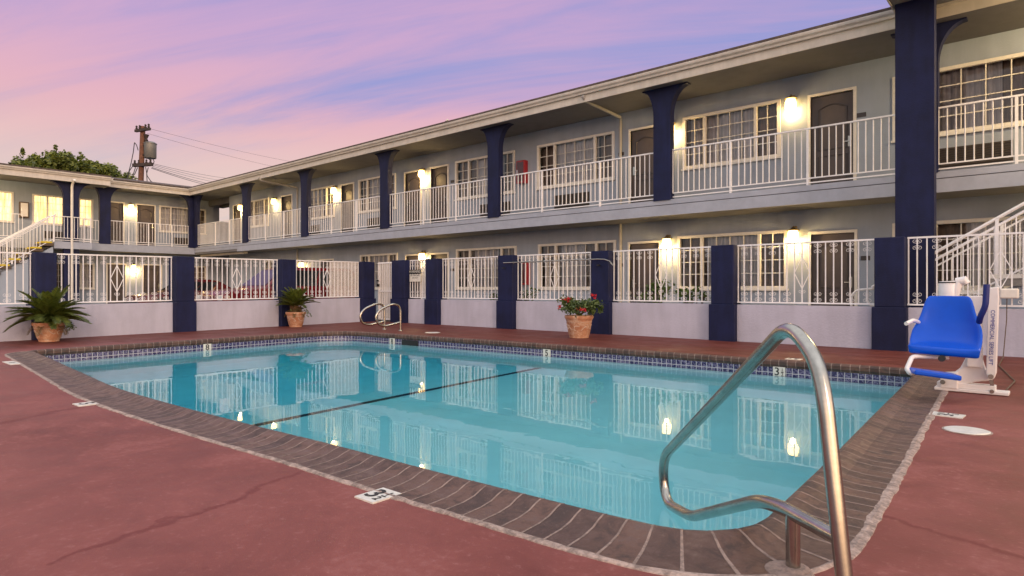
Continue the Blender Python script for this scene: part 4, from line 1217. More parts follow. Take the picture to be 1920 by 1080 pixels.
# ------------------------------------------------------------------ pool handrail (near)
def smooth_path(pts, r, n=7):
    P = [Vector(p) for p in pts]; out = [P[0]]
    for i in range(1, len(P) - 1):
        a = (P[i - 1] - P[i]); b = (P[i + 1] - P[i]); rr = min(r[i] if isinstance(r, list) else r, a.length * .48, b.length * .48)
        p0 = P[i] + a.normalized() * rr; p1 = P[i] + b.normalized() * rr
        for k in range(n + 1):
            t = k / n; out.append(p0 * (1 - t) ** 2 + P[i] * 2 * t * (1 - t) + p1 * t * t)
    out.append(P[-1]); return out
S0 = gz(1487, 1071); hd = Vector((-0.755, 0.655, 0)).normalized(); hn = Vector((-hd.y, hd.x, 0))
HP = lambda x, y: gp(x, y, S0, hn)
hr = thing('pool_handrail', S0, 'brushed steel looped pool handrail in the near corner of the pool', 'handrail')
base_ = HP(1574, 1000) + (HP(1574, 1000) - HP(1546, 740)).normalized() * 0.6
k_ = (0.0 - HP(1546, 740).z) / (HP(1574, 1000) - HP(1546, 740)).z
foot = HP(1546, 740) + (HP(1574, 1000) - HP(1546, 740)) * k_
path = [foot, HP(1546, 745), HP(1530, 672), HP(1480, 606), HP(1430, 660), HP(1242, 858), HP(1247, 942), HP(1296, 969), HP(1424, 938), HP(1468, 952), HP(1574, 1010)]
rad = [0, .14, .16, .20, .10, .14, .12, .08, .08, .06, 0]
TR = 0.0258
mb = MB(); mb.tube(smooth_path(path, rad), TR, 18); mb.build('rail', M['steel'], hr, smooth=True)
mb = MB(); mb.tube([S0, Vector((S0.x, S0.y, HP(1490, 962).z))], TR * .96, 18); mb.build('support_post', M['steel'], hr, smooth=True)
for p in (S0, foot):
    mb = MB(); mb.lathe([(0.055, 0.006), (0.055, 0.014), (0.04, 0.02), (0.028, 0.02)], (p.x, p.y, 0), 24); mb.build('flange', M['grout'], hr)
mp = MB(); mp.lathe([(0.085, 0.002), (0.075, 0.010), (0.05, 0.014), (0.001, 0.014)], (S0.x - .01, S0.y - .02, 0), 20); mp.build('mortar_patch', M['grout'], hr)
# far grab rails
for i, (ux, uy, lab) in enumerate(((721, 617.5, 'left of the two small steel grab rails at the far pool edge by the gate'), (751, 620, 'right of the two small steel grab rails at the far pool edge by the gate'))):
    b_ = gz(ux, uy); root = thing('grab_rail', b_, lab, 'grab rail', 'steel grab rails at the far pool edge')
    f = Vector((-0.18, -1, 0)).normalized(); P = lambda s_, z: b_ + f * s_ + Vector((0, 0, z))
    pth = [P(0, 0), P(0.0, .48), P(.04, .60), P(.20, .64), P(.52, .52), P(.66, .36), P(.58, .16), P(.40, .12), P(0.0, .20)]
    mb = MB(); mb.tube(smooth_path(pth, .11), 0.026, 10); mb.build('rail', M['steel'], root, smooth=True)
    mb = MB(); mb.lathe([(0.055, 0.002), (0.05, 0.018), (0.028, 0.02)], (b_.x, b_.y, 0), 14); mb.build('flange', M['steel'], root)

# ------------------------------------------------------------------ pool lift
LY = 7.42
lift = thing('pool_lift', (-0.68, LY, 0), 'pool lift with blue plastic seat on white frame', 'pool lift')
Lp = lambda x, y, Y=LY: gy(x, y, Y)
def plate_px(pts, Y0, Y1, name, mat, bevel=0.006, seg=2):
    """flat part outlined on the lift's plane Y0, with real thickness to Y1"""
    poly = [(gy(x, y, Y0).x, gy(x, y, Y0).z) for x, y in pts]
    mb = MB(); mb.prism(poly, lambda p: Vector((p[0], Y0, p[1])), lambda p: Vector((p[0], Y1, p[1])))
    return mb.build(name, mat, lift, bevel=bevel, seg=seg)
# base beam on the deck
b0 = Lp(1752, 731); b1 = Lp(1892, 742)
mb = MB(); mb.box(b0.x, b1.x, LY - .02, LY + .16, 0.005, 0.035); mb.box(b0.x + .02, b1.x - .10, LY, LY + .13, 0.035, 0.085); mb.build('base', M['white_plastic'], lift, bevel=0.006)
mb = MB(); mb.prism([(-.93, .03), (-.79, .03), (-.79, .19), (-.93, .17)], lambda p: Vector((p[0], LY - .03, p[1])), lambda p: Vector((p[0], LY + .12, p[1]))); br_ = mb.build('pivot_bracket', M['white_plastic'], lift, bevel=0.01)
# lower arm: the broad curved white plate
arm = [(1776, 722), (1786, 700), (1800, 690), (1812, 668), (1806, 640), (1838, 640), (1842, 676), (1848, 694), (1862, 697), (1866, 706), (1858, 714), (1830, 716), (1800, 723)]
plate_px(arm, LY + .015, LY + .10, 'lower_arm', M['white_plastic'], 0.012)
mast = [(1852, 540), (1872, 538), (1873, 560), (1868, 700), (1864, 710), (1857, 712), (1851, 708), (1849, 700)]
mst = plate_px(mast, LY - .06, LY + .02, 'mast', M['white_plastic'], 0.008)
tm = Lp(1859, 636, LY - .0615)
text_obj('lettering', 'COMMERCIAL SERIES LIFT', 0.045, M['blue_ink'], mst, (Lp(1860.5, 632).x, LY - .0622, Lp(1860.5, 632).z), Vector((-0.035, 0, -1)), (1, 0, -0.035))
bt = MB()
for (x, y, Y, r_) in ((1858, 706, LY - .062, .022), (1768, 716, LY - .032, .022), (1860, 734, LY - .005, .018)):
    c = Lp(x, y, Y); bt.tube([c, c + Vector((0, -.02, 0))], r_, 12)
bt.build('bolt', M['steel'], lift)
lk = MB(); a = Lp(1859, 712, LY + .03); b_ = Lp(1861, 734, LY + .03); lk.bar(a, b_, 0.03, 0.03, (0, 1, 0)); lk.build('link', M['steel'], lift)
# upright behind the seat and its control head
up_ = MB(); up_.box(-.72, -.60, LY - .02, LY + .08, .25, .93); up_.build('upright', M['white_plastic'], lift, bevel=0.01)
hdp = MB(); c = Lp(1778, 540); hdp.lathe([(0.085, -.10), (0.085, .05), (0.075, .065), (0.02, .068)], (c.x, LY + .02, c.z), 20); hdp.build('battery_case', M['white_plastic'], lift, smooth=True)
cap_ = MB(); cap_.lathe([(0.088, .048), (0.088, .058), (0.02, .072)], (c.x, LY + .02, c.z), 20); cap_.build('case_lid', M['black'], lift)
kb = MB(); c2 = Lp(1797, 528); kb.tube([Lp(1788, 556), Lp(1792, 540), c2], [.045, .045, .04], 12); kb.tube([c2 + Vector((-.02, 0, 0)), c2 + Vector((.05, 0, .01)), c2 + Vector((.07, 0, -.02))], [.036, .045, .03], 12); kb.build('actuator_head', M['white_plastic'], lift, smooth=True)
# seat shell: back, flaring hips, pan with turned down front lip (lofted rows)
def shell(rows, th=0.03):
    mb = MB(); n = len(rows[0]); R0 = []
    for r in rows: R0.append([mb.vert(p) for p in r])
    for i in range(len(rows) - 1):
        for k in range(n - 1): mb.face([R0[i][k], R0[i][k + 1], R0[i + 1][k + 1], R0[i + 1][k]])
    return mb
rows = []
def row(xl, yl, xr, yr, Y, dish=0.0, m=12):
    a = gy(xl + 4.5, yl, Y); b = gy(xr - 4.5, yr, Y); r = []
    for k in range(m + 1):
        t = k / m; p = a.lerp(b, t); e = abs(2 * t - 1)
        p = p + Vector((0, -dish * e ** 3, 0)); r.append(p)
    return r
rows = [row(1739, 553.5, 1820, 554, 7.26, 0.0), row(1733, 556, 1826, 557, 7.25, .02), row(1728, 580, 1831, 582, 7.22, .05), row(1722, 600, 1838, 603, 7.19, .08), row(1713, 612, 1846, 614, 7.16, .12),
        row(1709, 630, 1847, 638, 7.10, .15), row(1705, 641, 1845, 651, 7.00, .12), row(1699, 646, 1843, 656, 6.88, .05), row(1698, 648, 1842, 660, 6.84, 0), row(1698, 661, 1841, 673, 6.84, 0.0), row(1700, 662.5, 1840, 674, 6.88, 0.0)]
mb = shell(rows)
seat = mb.build('seat', M['blue_plastic'], lift, smooth=False, fix=False)
seat.data.polygons.foreach_set('use_smooth', [True] * len(seat.data.polygons))
so = seat.modifiers.new('thick', 'SOLIDIFY'); so.thickness = 0.035; so.offset = 1.0
sb_ = seat.modifiers.new('sub', 'SUBSURF'); sb_.levels = 1; sb_.render_levels = 2
mb = MB(); mb.tube(smooth_path([Lp(1722, 604, 7.10), Lp(1712, 600, 6.95), Lp(1699, 607, 6.80)], .04), 0.018, 10); mb.build('armrest', M['white_plastic'], lift, smooth=True)['label'] = 'lowered white armrest'
mb = MB(); mb.tube(smooth_path([Lp(1836, 604, 7.05), Lp(1838, 594, 7.0), Lp(1848, 574, 6.98), Lp(1850, 533, 6.98)], .05), 0.025, 12); mb.build('armrest', M['blue_dark'], lift, smooth=True)['label'] = 'raised dark blue foam armrest'
# foot rest
mb = MB(); mb.tube(smooth_path([Lp(1778, 671, 7.0), Lp(1722, 668, 6.88), Lp(1710, 669, 6.82), Lp(1700, 692, 6.62), Lp(1706, 700, 6.60), Lp(1712, 700, 6.62)], .05), 0.02, 10); mb.build('footrest_tube', M['white_plastic'], lift, smooth=True)
f0, f1 = Lp(1708, 695, 6.60), Lp(1795, 707, 6.75)
mb = MB(); mb.bar(f0, f1, 0.22, 0.045); mb.build('footrest', M['blue_plastic'], lift, bevel=0.014)
mb = MB(); c = Lp(1767, 671.5, 6.86); mb.tube([c, c + Vector((0, -.05, 0))], .028, 14); mb.build('knob', M['black'], lift, smooth=True)
# charger box on the fence and its cable
jb = thing('charger_box', (-0.72, 11.7, 0.75), 'beige electrical box on the fence behind the lift with a thin cable hanging down', 'box')
c0, c1 = gy(1874, 541, 11.62), gy(1910, 560, 11.62)
mb = MB(); mb.box(c0.x, c1.x, 11.62, 11.82, c1.z, c0.z); mb.build('box', M['cream'], jb, bevel=0.02)
mb = MB(); q0 = gy(1888, 560, 11.66); q1 = Lp(1886, 736, LY + .2)
mb.tube([q0, q0 + Vector((0, -.06, -.3)), Vector((q0.x - .03, 11.45, .02)), Vector((q0.x, 10.2, .012)), Vector((q1.x + .02, 8.6, .012)), Vector((q1.x, LY + .2, .03))], 0.007, 6); mb.build('cable', M['step'], jb, smooth=True)

# ------------------------------------------------------------------ pots and plants
def pot(loc, h, rt, rb, label, relief):
    root = thing('flower_pot', loc, label, 'flower pot', 'terracotta pots')
    o = (loc[0], loc[1], loc[2])
    mb = MB(); mb.lathe([(rb * .96, 0.0), (rb, 0.02), (rb * 1.02, h * .12), (rb + (rt - rb) * .18, h * .15), (rt * .90, h * .80), (rt * .93, h * .82), (rt * .97, h * .87), (rt, h * .90), (rt, h * .985), (rt * .97, h), (rt * .90, h), (rt * .86, h * .9), (rt * .8, h * .86)], o, 36, cap=False)
    mb.build('pot', M['terracotta'], root, smooth=True)
    mb = MB(); mb.lathe([(0.001, h * .90), (rt * .88, h * .90)], o, 24, cap=False); mb.build('soil', M['soil'], root)
    mb = MB(); n = relief
    for k in range(n):
        a = 2 * math.pi * k / n
        pts = []
        for q_ in range(9):
            t = q_ / 8; zz = h * (.34 + .26 * t + .05 * math.sin(t * 9 + k)); rr = rb + (rt * .9 - rb) * ((zz / h - .15) / .65) + .004
            aa = a + .26 * math.sin(t * 5.2 + k * 1.7)
            pts.append(Vector(o) + Vector((rr * math.cos(aa), rr * math.sin(aa), zz)))
        mb.tube(pts, [.004, .010, .013, .009, .013, .010, .012, .008, .004], 5)
    for zz in (.30, .72):
        rr = rb + (rt * .9 - rb) * ((zz - .15) / .65)
        mb.tube([Vector(o) + Vector((rr * math.cos(2 * math.pi * k / 32), rr * math.sin(2 * math.pi * k / 32), h * zz)) for k in range(33)], 0.006, 5, cap=False)
    mb.build('relief', M['terra_pale'], root, smooth=True)
    return root
def frond(mb, o, az, el, length, droop, nleaf, lw, ll, rnd):
    pts = []; d = Vector((math.cos(az) * math.cos(el), math.sin(az) * math.cos(el), math.sin(el))); p = Vector(o); seg = 14
    side = Vector((-math.sin(az), math.cos(az), 0))
    for k in range(seg + 1):
        pts.append(p.copy()); d = (d + Vector((0, 0, -droop / seg * (0.4 + 1.3 * k / seg)))).normalized(); p = p + d * (length / seg)
    mb.tube(pts, [0.008 * (1 - .8 * k / seg) + .001 for k in range(seg + 1)], 4, cap=False)
    for k in range(nleaf):
        t = 0.14 + 0.86 * k / nleaf; f = t * seg; i = min(int(f), seg - 1); c = pts[i].lerp(pts[i + 1], f - i); ax = (pts[i + 1] - pts[i]).normalized()
        upv = side.cross(ax).normalized()
        if upv.z < 0: upv = -upv
        L = ll * math.sin(math.pi * (0.12 + 0.80 * t)) ** .7 * rnd.uniform(.85, 1.1)
        for sg in (-1, 1):
            dr = (side * sg * 0.80 + ax * (.55 + .5 * t) + upv * (.42 - .12 * t)).normalized()
            wv = ax * lw * .5; tip = c + dr * L + Vector((0, 0, -.10 * L)); m1 = c + dr * L * .55
            a = mb.vert(c - wv * .7); b = mb.vert(c + wv * .7); e = mb.vert(m1 + wv); g = mb.vert(m1 - wv); h = mb.vert(tip)
            mb.face([a, b, e, g]); mb.face([g, e, h])
def sago(loc, z0, trunk_h, rad, nf, label, seed, elmin, elmax, spread=1.0):
    rnd = random.Random(seed); root = thing('sago_palm', (loc[0], loc[1], z0), label, 'palm', 'potted sago palms')
    o = Vector((loc[0], loc[1], z0))
    mb = MB(); mb.lathe([(.09, -.05), (.11, trunk_h * .3), (.105, trunk_h * .7), (.07, trunk_h), (.02, trunk_h + .05)], o, 12)
    for k in range(60):
        a = k * 2.4; z = trunk_h * (k / 60); p = o + Vector((.10 * math.cos(a), .10 * math.sin(a), z)); mb.tube([p, p + Vector((.05 * math.cos(a), .05 * math.sin(a), .035))], [.018, .006], 4)
    mb.build('trunk', M['palm_trunk'], root)
    mb = MB(); top = o + Vector((0, 0, trunk_h))
    for k in range(nf):
        t = k / nf; az = k * 2.39996 + rnd.uniform(-.2, .2); el = R(elmin + (elmax - elmin) * t ** 1.2) + rnd.uniform(-.1, .1)
        frond(mb, top, az, el, rad * rnd.uniform(.74, 1.08) * (1 - .12 * t), rnd.uniform(.45, 1.0) * spread, 42, 0.021, rad * .215, rnd)
    mb.build('crown', M['palm'], root, fix=False)
    mb = MB()
    for k in range(4): frond(mb, top - Vector((0, 0, .04)), R(20) + k * 1.7 + rnd.uniform(-.3, .3), R(-12), rad * .62, 1.3, 26, 0.012, rad * .15, rnd)
    mb.build('dry_frond', M['dry'], root, fix=False)['label'] = 'dry brown hanging frond'
    return root
def leaf_cloud(mb, c, rx, ry, rz, n, size, rnd, shell_=0.55, lobes=6):
    """leaves (bent quads) spread through a lumpy crown"""
    lob = [(Vector((rnd.uniform(-.6, .6) * rx, rnd.uniform(-.6, .6) * ry, rnd.uniform(-.35, .6) * rz)), rnd.uniform(.35, .6)) for _ in range(lobes)]
    c = Vector(c)
    for _ in range(n):
        l_, s_ = rnd.choice(lob)
        v = Vector((rnd.gauss(0, 1), rnd.gauss(0, 1), rnd.gauss(0, 1))).normalized() * (shell_ + (1 - shell_) * rnd.random()) * s_
        p = c + l_ + Vector((v.x * rx, v.y * ry, v.z * rz))
        nrm = (v + Vector((rnd.uniform(-.6, .6), rnd.uniform(-.6, .6), rnd.uniform(-.2, .9)))).normalized()
        a = nrm.orthogonal().normalized(); a.rotate(Matrix.Rotation(rnd.uniform(0, 6.28), 3, nrm)); b = nrm.cross(a)
        s2 = size * rnd.uniform(.6, 1.25)
        mb.face([mb.vert(p - a * s2), mb.vert(p - b * s2 * .55 + nrm * s2 * .12), mb.vert(p + a * s2), mb.vert(p + b * s2 * .55 + nrm * s2 * .12)])
P1 = (-14.47, 3.17, 0); P2 = (-15.10, 8.62, 0); P3 = (-7.47, 10.56, 0)
pot(P1, 0.36, 0.27, 0.165, 'wide terracotta pot holding the large sago palm at far left', 9)
sago(P1, 0.34, 0.10, 0.75, 64, 'large spreading sago palm with dark arching fronds in the far left pot', 3, 2, 70, 1.0)
pot(P2, 0.39, 0.255, 0.16, 'terracotta pot holding the smaller upright palm by the fence corner', 8)
sago(P2, 0.36, 0.17, 0.64, 42, 'smaller upright sago palm in the pot near the fence corner', 9, 18, 80, 0.9)
pot(P3, 0.455, 0.295, 0.20, 'terracotta pot with pale relief holding red geraniums before the right fence', 11)
rnd = random.Random(4)
for (P_, z_, n_, rx, lab) in ((P1, 0.38, 140, .24, 'low trailing green plant spilling over the large palm pot'), (P2, 0.42, 120, .22, 'small leafy plant around the trunk of the smaller palm')):
    root = thing('trailing_plant', (P_[0], P_[1], z_), lab, 'plant'); mb = MB()
    leaf_cloud(mb, (P_[0], P_[1], z_), rx, rx, .10, n_, 0.03, rnd)
    for k in range(7):
        a = rnd.uniform(0, 6.28); a = R(50) + rnd.uniform(-.5, .5) if k < 5 else a
        for q_ in range(9):
            p = Vector((P_[0] + (rx + .05 + .015 * q_) * math.cos(a), P_[1] + (rx + .05 + .015 * q_) * math.sin(a), z_ + .02 - .022 * q_)); leaf_cloud(mb, p, .03, .03, .03, 2, 0.022, rnd)
    mb.build('leaves', M['shrub'], root, fix=False)
ge = thing('geranium', (P3[0], P3[1], 0.45), 'bushy geranium with red flower clusters in the relief pot', 'plant')
mb = MB(); leaf_cloud(mb, (P3[0] + .0, P3[1] - .02, 0.63), .50, .40, .25, 1300, 0.034, rnd, .2, 14); leaf_cloud(mb, (P3[0] + .40, P3[1] + .02, 0.62), .20, .18, .24, 150, 0.055, rnd, .3, 5)
mb.build('leaves', M['geranium'], ge, fix=False)
mb = MB()
for k in range(18):
    a = rnd.uniform(0, 6.28); mb.tube([(P3[0], P3[1], .43), (P3[0] + .15 * math.cos(a), P3[1] + .15 * math.sin(a), .55), (P3[0] + .3 * math.cos(a), P3[1] + .28 * math.sin(a), .66)], .007, 5)
mb.build('stems', M['palm_trunk'], ge)
for (ux, uy, n_) in ((1064, 562, 46), (1057, 563, 24), (1112, 556, 40), (1095, 580, 30), (1087, 582, 22), (1048, 576, 16)):
    p = gy(ux, uy, P3[1] - .33); mb = MB(); leaf_cloud(mb, p, .095, .09, .065, int(n_ * 1.6), 0.020, rnd, .2, 4); mb.build('flower', M['petal'], ge, fix=False)

# shrubs behind the right fence
for i, (ux, uy, rx, rz, n_, lab) in enumerate(((1228, 553, .55, .34, 420, 'leafy green shrub behind the fence below the arched door'), (1297, 556, .42, .30, 260, 'small green shrub behind the fence beside the navy pillar'), (938, 556, .35, .28, 160, 'small shrub behind the fence at the pillar left of the flower pot'), (986, 556, .40, .28, 180, 'low shrub behind the fence under the red cabinet'))):
    c = gy(ux, uy, 12.3); root = thing('shrub', (c.x, c.y, 0.0), lab, 'shrub', 'shrubs in the bed behind the fence')
    mb = MB(); leaf_cloud(mb, c, rx, .3, rz, n_, 0.05, rnd, .3, 7); mb.build('foliage', M['shrub'], root, fix=False)
    mb = MB()
    for k in range(6): mb.tube([(c.x + rnd.uniform(-.1, .1), c.y, 0), (c.x + rnd.uniform(-.3, .3), c.y + rnd.uniform(-.1, .1), c.z)], .012, 5)
    mb.build('stem', M['bark'], root)
# white tube rail behind the fence
wr = thing('tube_rail', (-2.9, 12.5, 0), 'bent white tube rail standing behind the fence beside the big navy column', 'rail')
q_ = lambda x, y: gy(x, y, 12.45)
mb = MB(); mb.tube(smooth_path([Vector((q_(1598, 575).x, 12.45, 0.1)), q_(1596, 556), q_(1606, 544), q_(1640, 541), q_(1654, 533)], .06), .022, 8)
mb.tube(smooth_path([q_(1626, 543), q_(1626, 566), q_(1634, 573), q_(1656, 573)], .06), .02, 8); mb.build('rail', M['iron'], wr, smooth=True)

# ------------------------------------------------------------------ cars
def car(label, loc, L, W, H, kind, paint_, group):
    """nose points to -Y; built from a side profile, a tapered cabin, wheels, lamps"""
    root = thing('parked_car', loc, label, 'car', group); ox, oy, oz = loc
    if kind == 'sedan':
        lowp = [(-.5, .30), (-.5, .62), (-.47, .72), (-.20, .88), (.30, .95), (.44, .93), (.5, .80), (.5, .34), (.40, .22), (-.42, .22)]
        cab = [(-.22, .86), (-.06, H - .05), (.02, H), (.14, H), (.22, H - .06), (.36, .93)]
    else:
        lowp = [(-.5, .40), (-.5, .80), (-.47, .93), (-.22, 1.04), (.46, 1.10), (.5, 1.0), (.5, .45), (.42, .32), (-.42, .32)]
        cab = [(-.24, 1.02), (-.09, H - .08), (-.02, H), (.38, H), (.44, H - .08), (.48, 1.08)]
    def loft(prof, w0, w1, name, m, bev):
        zmin = min(p[1] for p in prof); zmax = max(p[1] for p in prof)
        mb = MB(); wd = lambda z: (w0 + (w1 - w0) * (z - zmin) / (zmax - zmin)) / 2
        mb.prism(prof, lambda p: Vector((ox - wd(p[1]), oy + p[0] * L, p[1])), lambda p: Vector((ox + wd(p[1]), oy + p[0] * L, p[1])))
        return mb.build(name, m, root, smooth=True, bevel=bev, seg=3)
    body = loft(lowp, W, W * .96, 'body', M[paint_], 0.05); cabin = loft(cab, W * .93, W * .70, 'cabin', M[paint_], 0.035)
    z0 = cab[0][1]; wd = lambda z: (W * .93 + (W * .70 - W * .93) * (z - z0) / (H - z0)) / 2 + .006
    zb, zt = z0 + .06, H - .10
    def edge(z, front):
        pr = cab[:3] if front else cab[3:]
        for a, b in zip(pr, pr[1:]):
            lo_, hi_ = sorted((a[1], b[1]))
            if lo_ <= z <= hi_: return a[0] + (b[0] - a[0]) * (z - a[1]) / (b[1] - a[1])
        return pr[0][0]
    for sg in (-1, 1):
        a0, a1 = edge(zb, True) + .025, edge(zb, False) - .02; t0, t1 = edge(zt, True) + .025, edge(zt, False) - .015
        for (s0, s1) in ((0.0, .47), (.50, .98)):
            gb = MB(); gb.quad(*[Vector((ox + sg * wd(z), oy + y * L, z)) for y, z in ((a0 + (a1 - a0) * s0, zb), (a0 + (a1 - a0) * s1, zb), (t0 + (t1 - t0) * s1, zt), (t0 + (t1 - t0) * s0, zt))]); gb.build('side_window', M['car_glass'], root)
    for nm, fr2 in (('windshield', True), ('rear_window', False)):
        d = -.012 if fr2 else .012; g2 = MB()
        g2.quad(*[Vector((ox + sx_ * (wd(z) - .09), oy + edge(z, fr2) * L + d, z + .012)) for sx_, z in ((-1, zb), (1, zb), (1, zt), (-1, zt))]); g2.build(nm, M['car_glass'], root)
    wh = .32 if kind == 'sedan' else .36
    for sg in (-1, 1):
        for y in (-.31, .30):
            c = Vector((ox + sg * (W / 2 - .10), oy + y * L, wh)); w_ = MB(); w_.tube([c + Vector((-sg * .10, 0, 0)), c + Vector((sg * .10, 0, 0))], wh, 22); wo_ = w_.build('wheel', M['tyre'], root, smooth=True)
            rm = MB(); rm.tube([c + Vector((sg * .06, 0, 0)), c + Vector((sg * .106, 0, 0))], wh * .62, 16); rm.build('rim', M['chrome'], wo_, smooth=True)
        h_ = MB(); zz = lowp[1][1] - .06; h_.box(ox + sg * W * .30, ox + sg * W * .46, oy - L * .5 - .01, oy - L * .45, zz - .08, zz + .07); h_.build('headlight', M['lamp_glass'], root, bevel=.015)
        mr = MB(); mr.box(ox + sg * W * .49, ox + sg * (W * .49 + .16), oy - L * .14, oy - L * .11, z0 + .05, z0 + .19); mr.build('mirror', M[paint_], root, bevel=.02)
    bp = MB(); bp.box(ox - W * .46, ox + W * .46, oy - L * .5 - .03, oy - L * .47, .36, .50); bp.build('bumper', M['black'], root, bevel=.03)
car('low dark red sedan parked farther back, behind the left fence panel nearest the large palm', (-27.6, 10.9, 0), 4.4, 1.75, 1.38, 'sedan', 'car_dark', 'red cars parked behind the fence')
car('tall bright red sport utility car parked close behind the fence, above the smaller palm', (-18.4, 10.15, 0), 4.7, 1.85, 1.66, 'suv', 'car_red', 'red cars parked behind the fence')

# ------------------------------------------------------------------ background: tree, utility pole, wires
def tree(label, x_px0, x_px1, y_top, X, seed):
    a = gx(x_px0, 330, X); b = gx(x_px1, 330, X); top = gx((x_px0 + x_px1) / 2, y_top, X).z
    cy_ = (a.y + b.y) / 2; ry = abs(b.y - a.y) / 2; rnd = random.Random(seed)
    root = thing('tree', (X, cy_, 0), label, 'tree'); mb = MB()
    for (ux, uy, r_) in ((52, 314, 22), (80, 308, 22), (108, 304, 24), (138, 308, 24), (160, 318, 22), (185, 322, 22), (208, 330, 20), (232, 340, 17), (70, 330, 30), (120, 330, 34), (165, 345, 30), (212, 352, 26)):
        c = gx(ux, uy + 5, X + rnd.uniform(-1.0, 1.0)); k_ = abs((c - Vector((0, 0, CH))).dot(FV)) / FPX
        leaf_cloud(mb, c, r_ * k_ * 1.2, r_ * k_ * 1.2, r_ * k_ * 1.1, int(r_ * 62), 0.15, rnd, .35, 12)
    for (ux, uy) in ((40, 285), (106, 279), (150, 288), (90, 287), (204, 314), (120, 288), (60, 292), (178, 306), (32, 298), (240, 330)):
        c = gx(ux, uy + 4, X); leaf_cloud(mb, c, .35, .35, .55, 70, 0.12, rnd, .2, 4)
    mb.build('crown', M['tree'], root, fix=False)
    tk = MB(); tk.tube([(X, cy_, 0), (X + .1, cy_ + .1, 2.5), (X, cy_ - .1, 5)], [.42, .34, .26], 10)
    for f in (-.7, -.35, .05, .4, .75): tk.tube([(X, cy_, 4.2), (X, cy_ + f * ry * .5, 6.3), (X, cy_ + f * ry, top * .78)], [.2, .13, .05], 7)
    tk.build('trunk', M['bark'], root)
tree('dense dark green tree rising behind the left wing roof', 22, 248, 296, -58, 5)
UX = -48.0
pole_top, pole_b = gx(268, 237, UX), gx(263, 345, UX)
up = thing('utility_pole', (UX, pole_b.y, 0), 'brown wooden utility pole with two crossarms and a grey transformer behind the roof', 'utility pole')
pb_ = Vector((UX, pole_b.y - .25, 0)); pt_ = Vector((UX, pole_top.y, pole_top.z))
mb = MB(); mb.tube([pb_, pt_], [.22, .16], 12); mb.build('pole', M['wood'], up, smooth=True)
def arm_px(x0, y0, x1, y1, w, dX=0.5):
    a, b = gx(x0, y0, UX - .4), gx(x1, y1, UX + 1.0); a.z = b.z = (a.z + b.z) / 2
    mb = MB(); mb.bar(a, b, w, w); o = mb.build('crossarm', M['pole_dark'], up); return a, b, o
a1, b1, o1 = arm_px(254, 246.5, 281, 240.5, .17, .9); a2, b2, o2 = arm_px(250, 310, 285, 308, .22, .8)
for (a, b) in ((a1, b1), (a2, b2)):
    for t in (.08, .3, .7, .92): ins = MB(); p = a.lerp(b, t); ins.lathe([(.05, .08), (.09, .16), (.05, .22), (.08, .30), (.03, .36)], p, 8); ins.build('insulator', M['pole_dark'], up)
tc_ = gx(281.5, 283, UX + .25); t0 = gx(281.5, 297, UX + .25).z; t1 = gx(281.5, 269, UX + .25).z
mb = MB(); mb.lathe([(.36, t0), (.39, t0 + .04), (.40, t1 - .05), (.43, t1 - .04), (.43, t1), (.28, t1 + .10), (.05, t1 + .14)], (tc_.x, tc_.y, 0), 20); tr_ = mb.build('transformer', M['xfmr'], up, smooth=True)
mb = MB(); mb.lathe([(.09, t1 + .1), (.14, t1 + .2), (.08, t1 + .3), (.16, t1 + .5), (.2, t1 + .58), (.05, t1 + .62)], (tc_.x - .1, tc_.y - .22, 0), 8); mb.bar((tc_.x, tc_.y - .4, t1 - .2), (UX, pt_.y, t1 - .2), .1, .1); mb.bar((tc_.x, tc_.y - .4, t0 + .2), (UX, pt_.y, t0 + .2), .1, .1); mb.build('bushing', M['pole_dark'], tr_)
mb = MB()
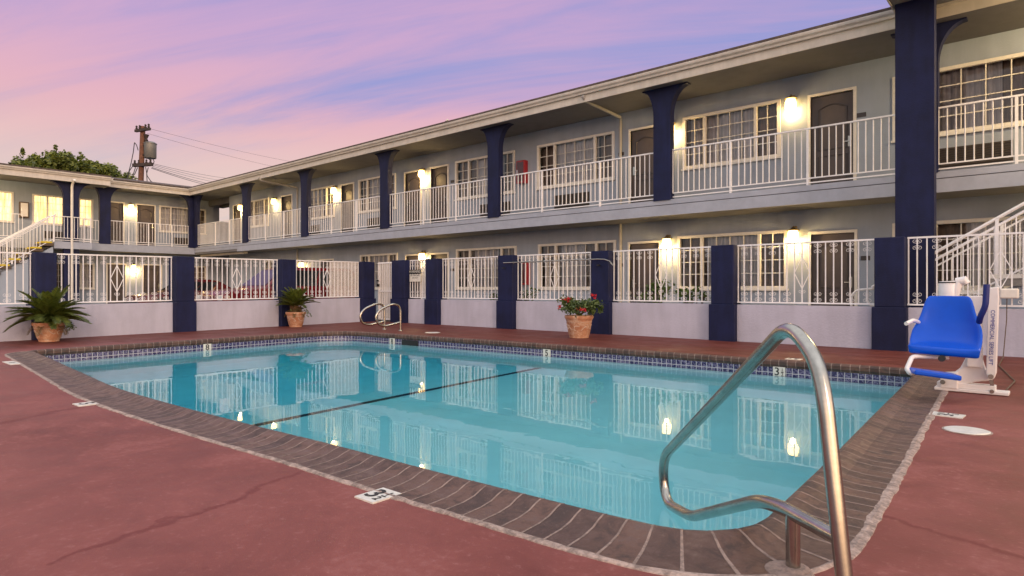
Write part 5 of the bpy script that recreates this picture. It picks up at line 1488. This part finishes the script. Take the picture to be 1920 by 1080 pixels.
for (pts) in ([(252, 268), (250, 285), (246, 305), (240, 328), (238, 336)], [(252, 267), (256, 272), (259, 282)], [(250, 310), (243, 320), (241, 330)], [(273, 313), (276, 330), (283, 340), (292, 345)], [(279, 298), (283, 303), (285, 309)], [(254, 314), (249, 330), (247, 342)], [(258, 314), (252, 328)], [(278, 314), (275, 326), (276, 343)], [(287, 298), (289, 303), (286, 311)]):
    mb.tube([gx(x, y, UX + .5) for x, y in pts], .028, 5)
mb.build('drop_wire', M['wire'], up)
def power_line(p0, p1, sag, r_, label):
    a = gx(p0[0], p0[1], UX + .3); dirp = gy(p1[0], p1[1], 42.0)
    pts = []
    for k in range(17): t = k / 16; q = a.lerp(dirp, t); q.z -= sag * 4 * t * (1 - t); pts.append(q)
    mb = MB(); mb.tube(pts, r_, 5, cap=False); o = mb.build('power_line', M['wire'], None, fix=False); tag(o, label, 'wire', 'power lines from the utility pole'); return o
for i, (y0, y1, r_) in enumerate(((306, 336, .014), (308.5, 342, .014), (311, 347, .014), (314, 353, .022), (315.5, 356, .022))):
    power_line((284 + (i % 2), y0), (455 - i * 4, y1), .25, r_, ['thin power line leaving the lower crossarm, highest of the five', 'thin power line leaving the lower crossarm, second from the top', 'thin power line leaving the lower crossarm, middle of the five', 'thicker power line leaving the lower crossarm, second from the bottom', 'thicker power line leaving the lower crossarm, lowest of the five'][i])
power_line((280, 241), (640, 318), .3, .009, 'faint power line leaving the right end of the upper crossarm, upper of two'); power_line((276, 250), (610, 330), .3, .009, 'faint power line leaving the pole just below the upper crossarm, lower of two')
# small roof birds
for i, (ux, uy, lab) in enumerate(((610, 291, 'tiny dark and white bird on the roof edge, left of the two'), (835, 231, 'tiny dark and white bird on the roof edge, right of the two'))):
    p = gy(ux, uy, 13.3); root = thing('bird', p, lab, 'bird', 'small birds on the roof')
    mb = MB(); mb.tube([p + Vector((-.09, 0, -.02)), p + Vector((-.03, 0, .0)), p + Vector((.04, 0, .02)), p + Vector((.08, 0, .05))], [.01, .04, .05, .03], 8); mb.tube([p + Vector((-.01, 0, -.03)), p + Vector((-.01, 0, -.14))], .006, 4); mb.build('body', M['pole_dark'], root, smooth=True)
    mb = MB(); mb.tube([p + Vector((.06, 0, .05)), p + Vector((.10, 0, .09)), p + Vector((.14, 0, .085))], [.03, .032, .006], 8); mb.build('head', M['tile_white'], root, smooth=True)
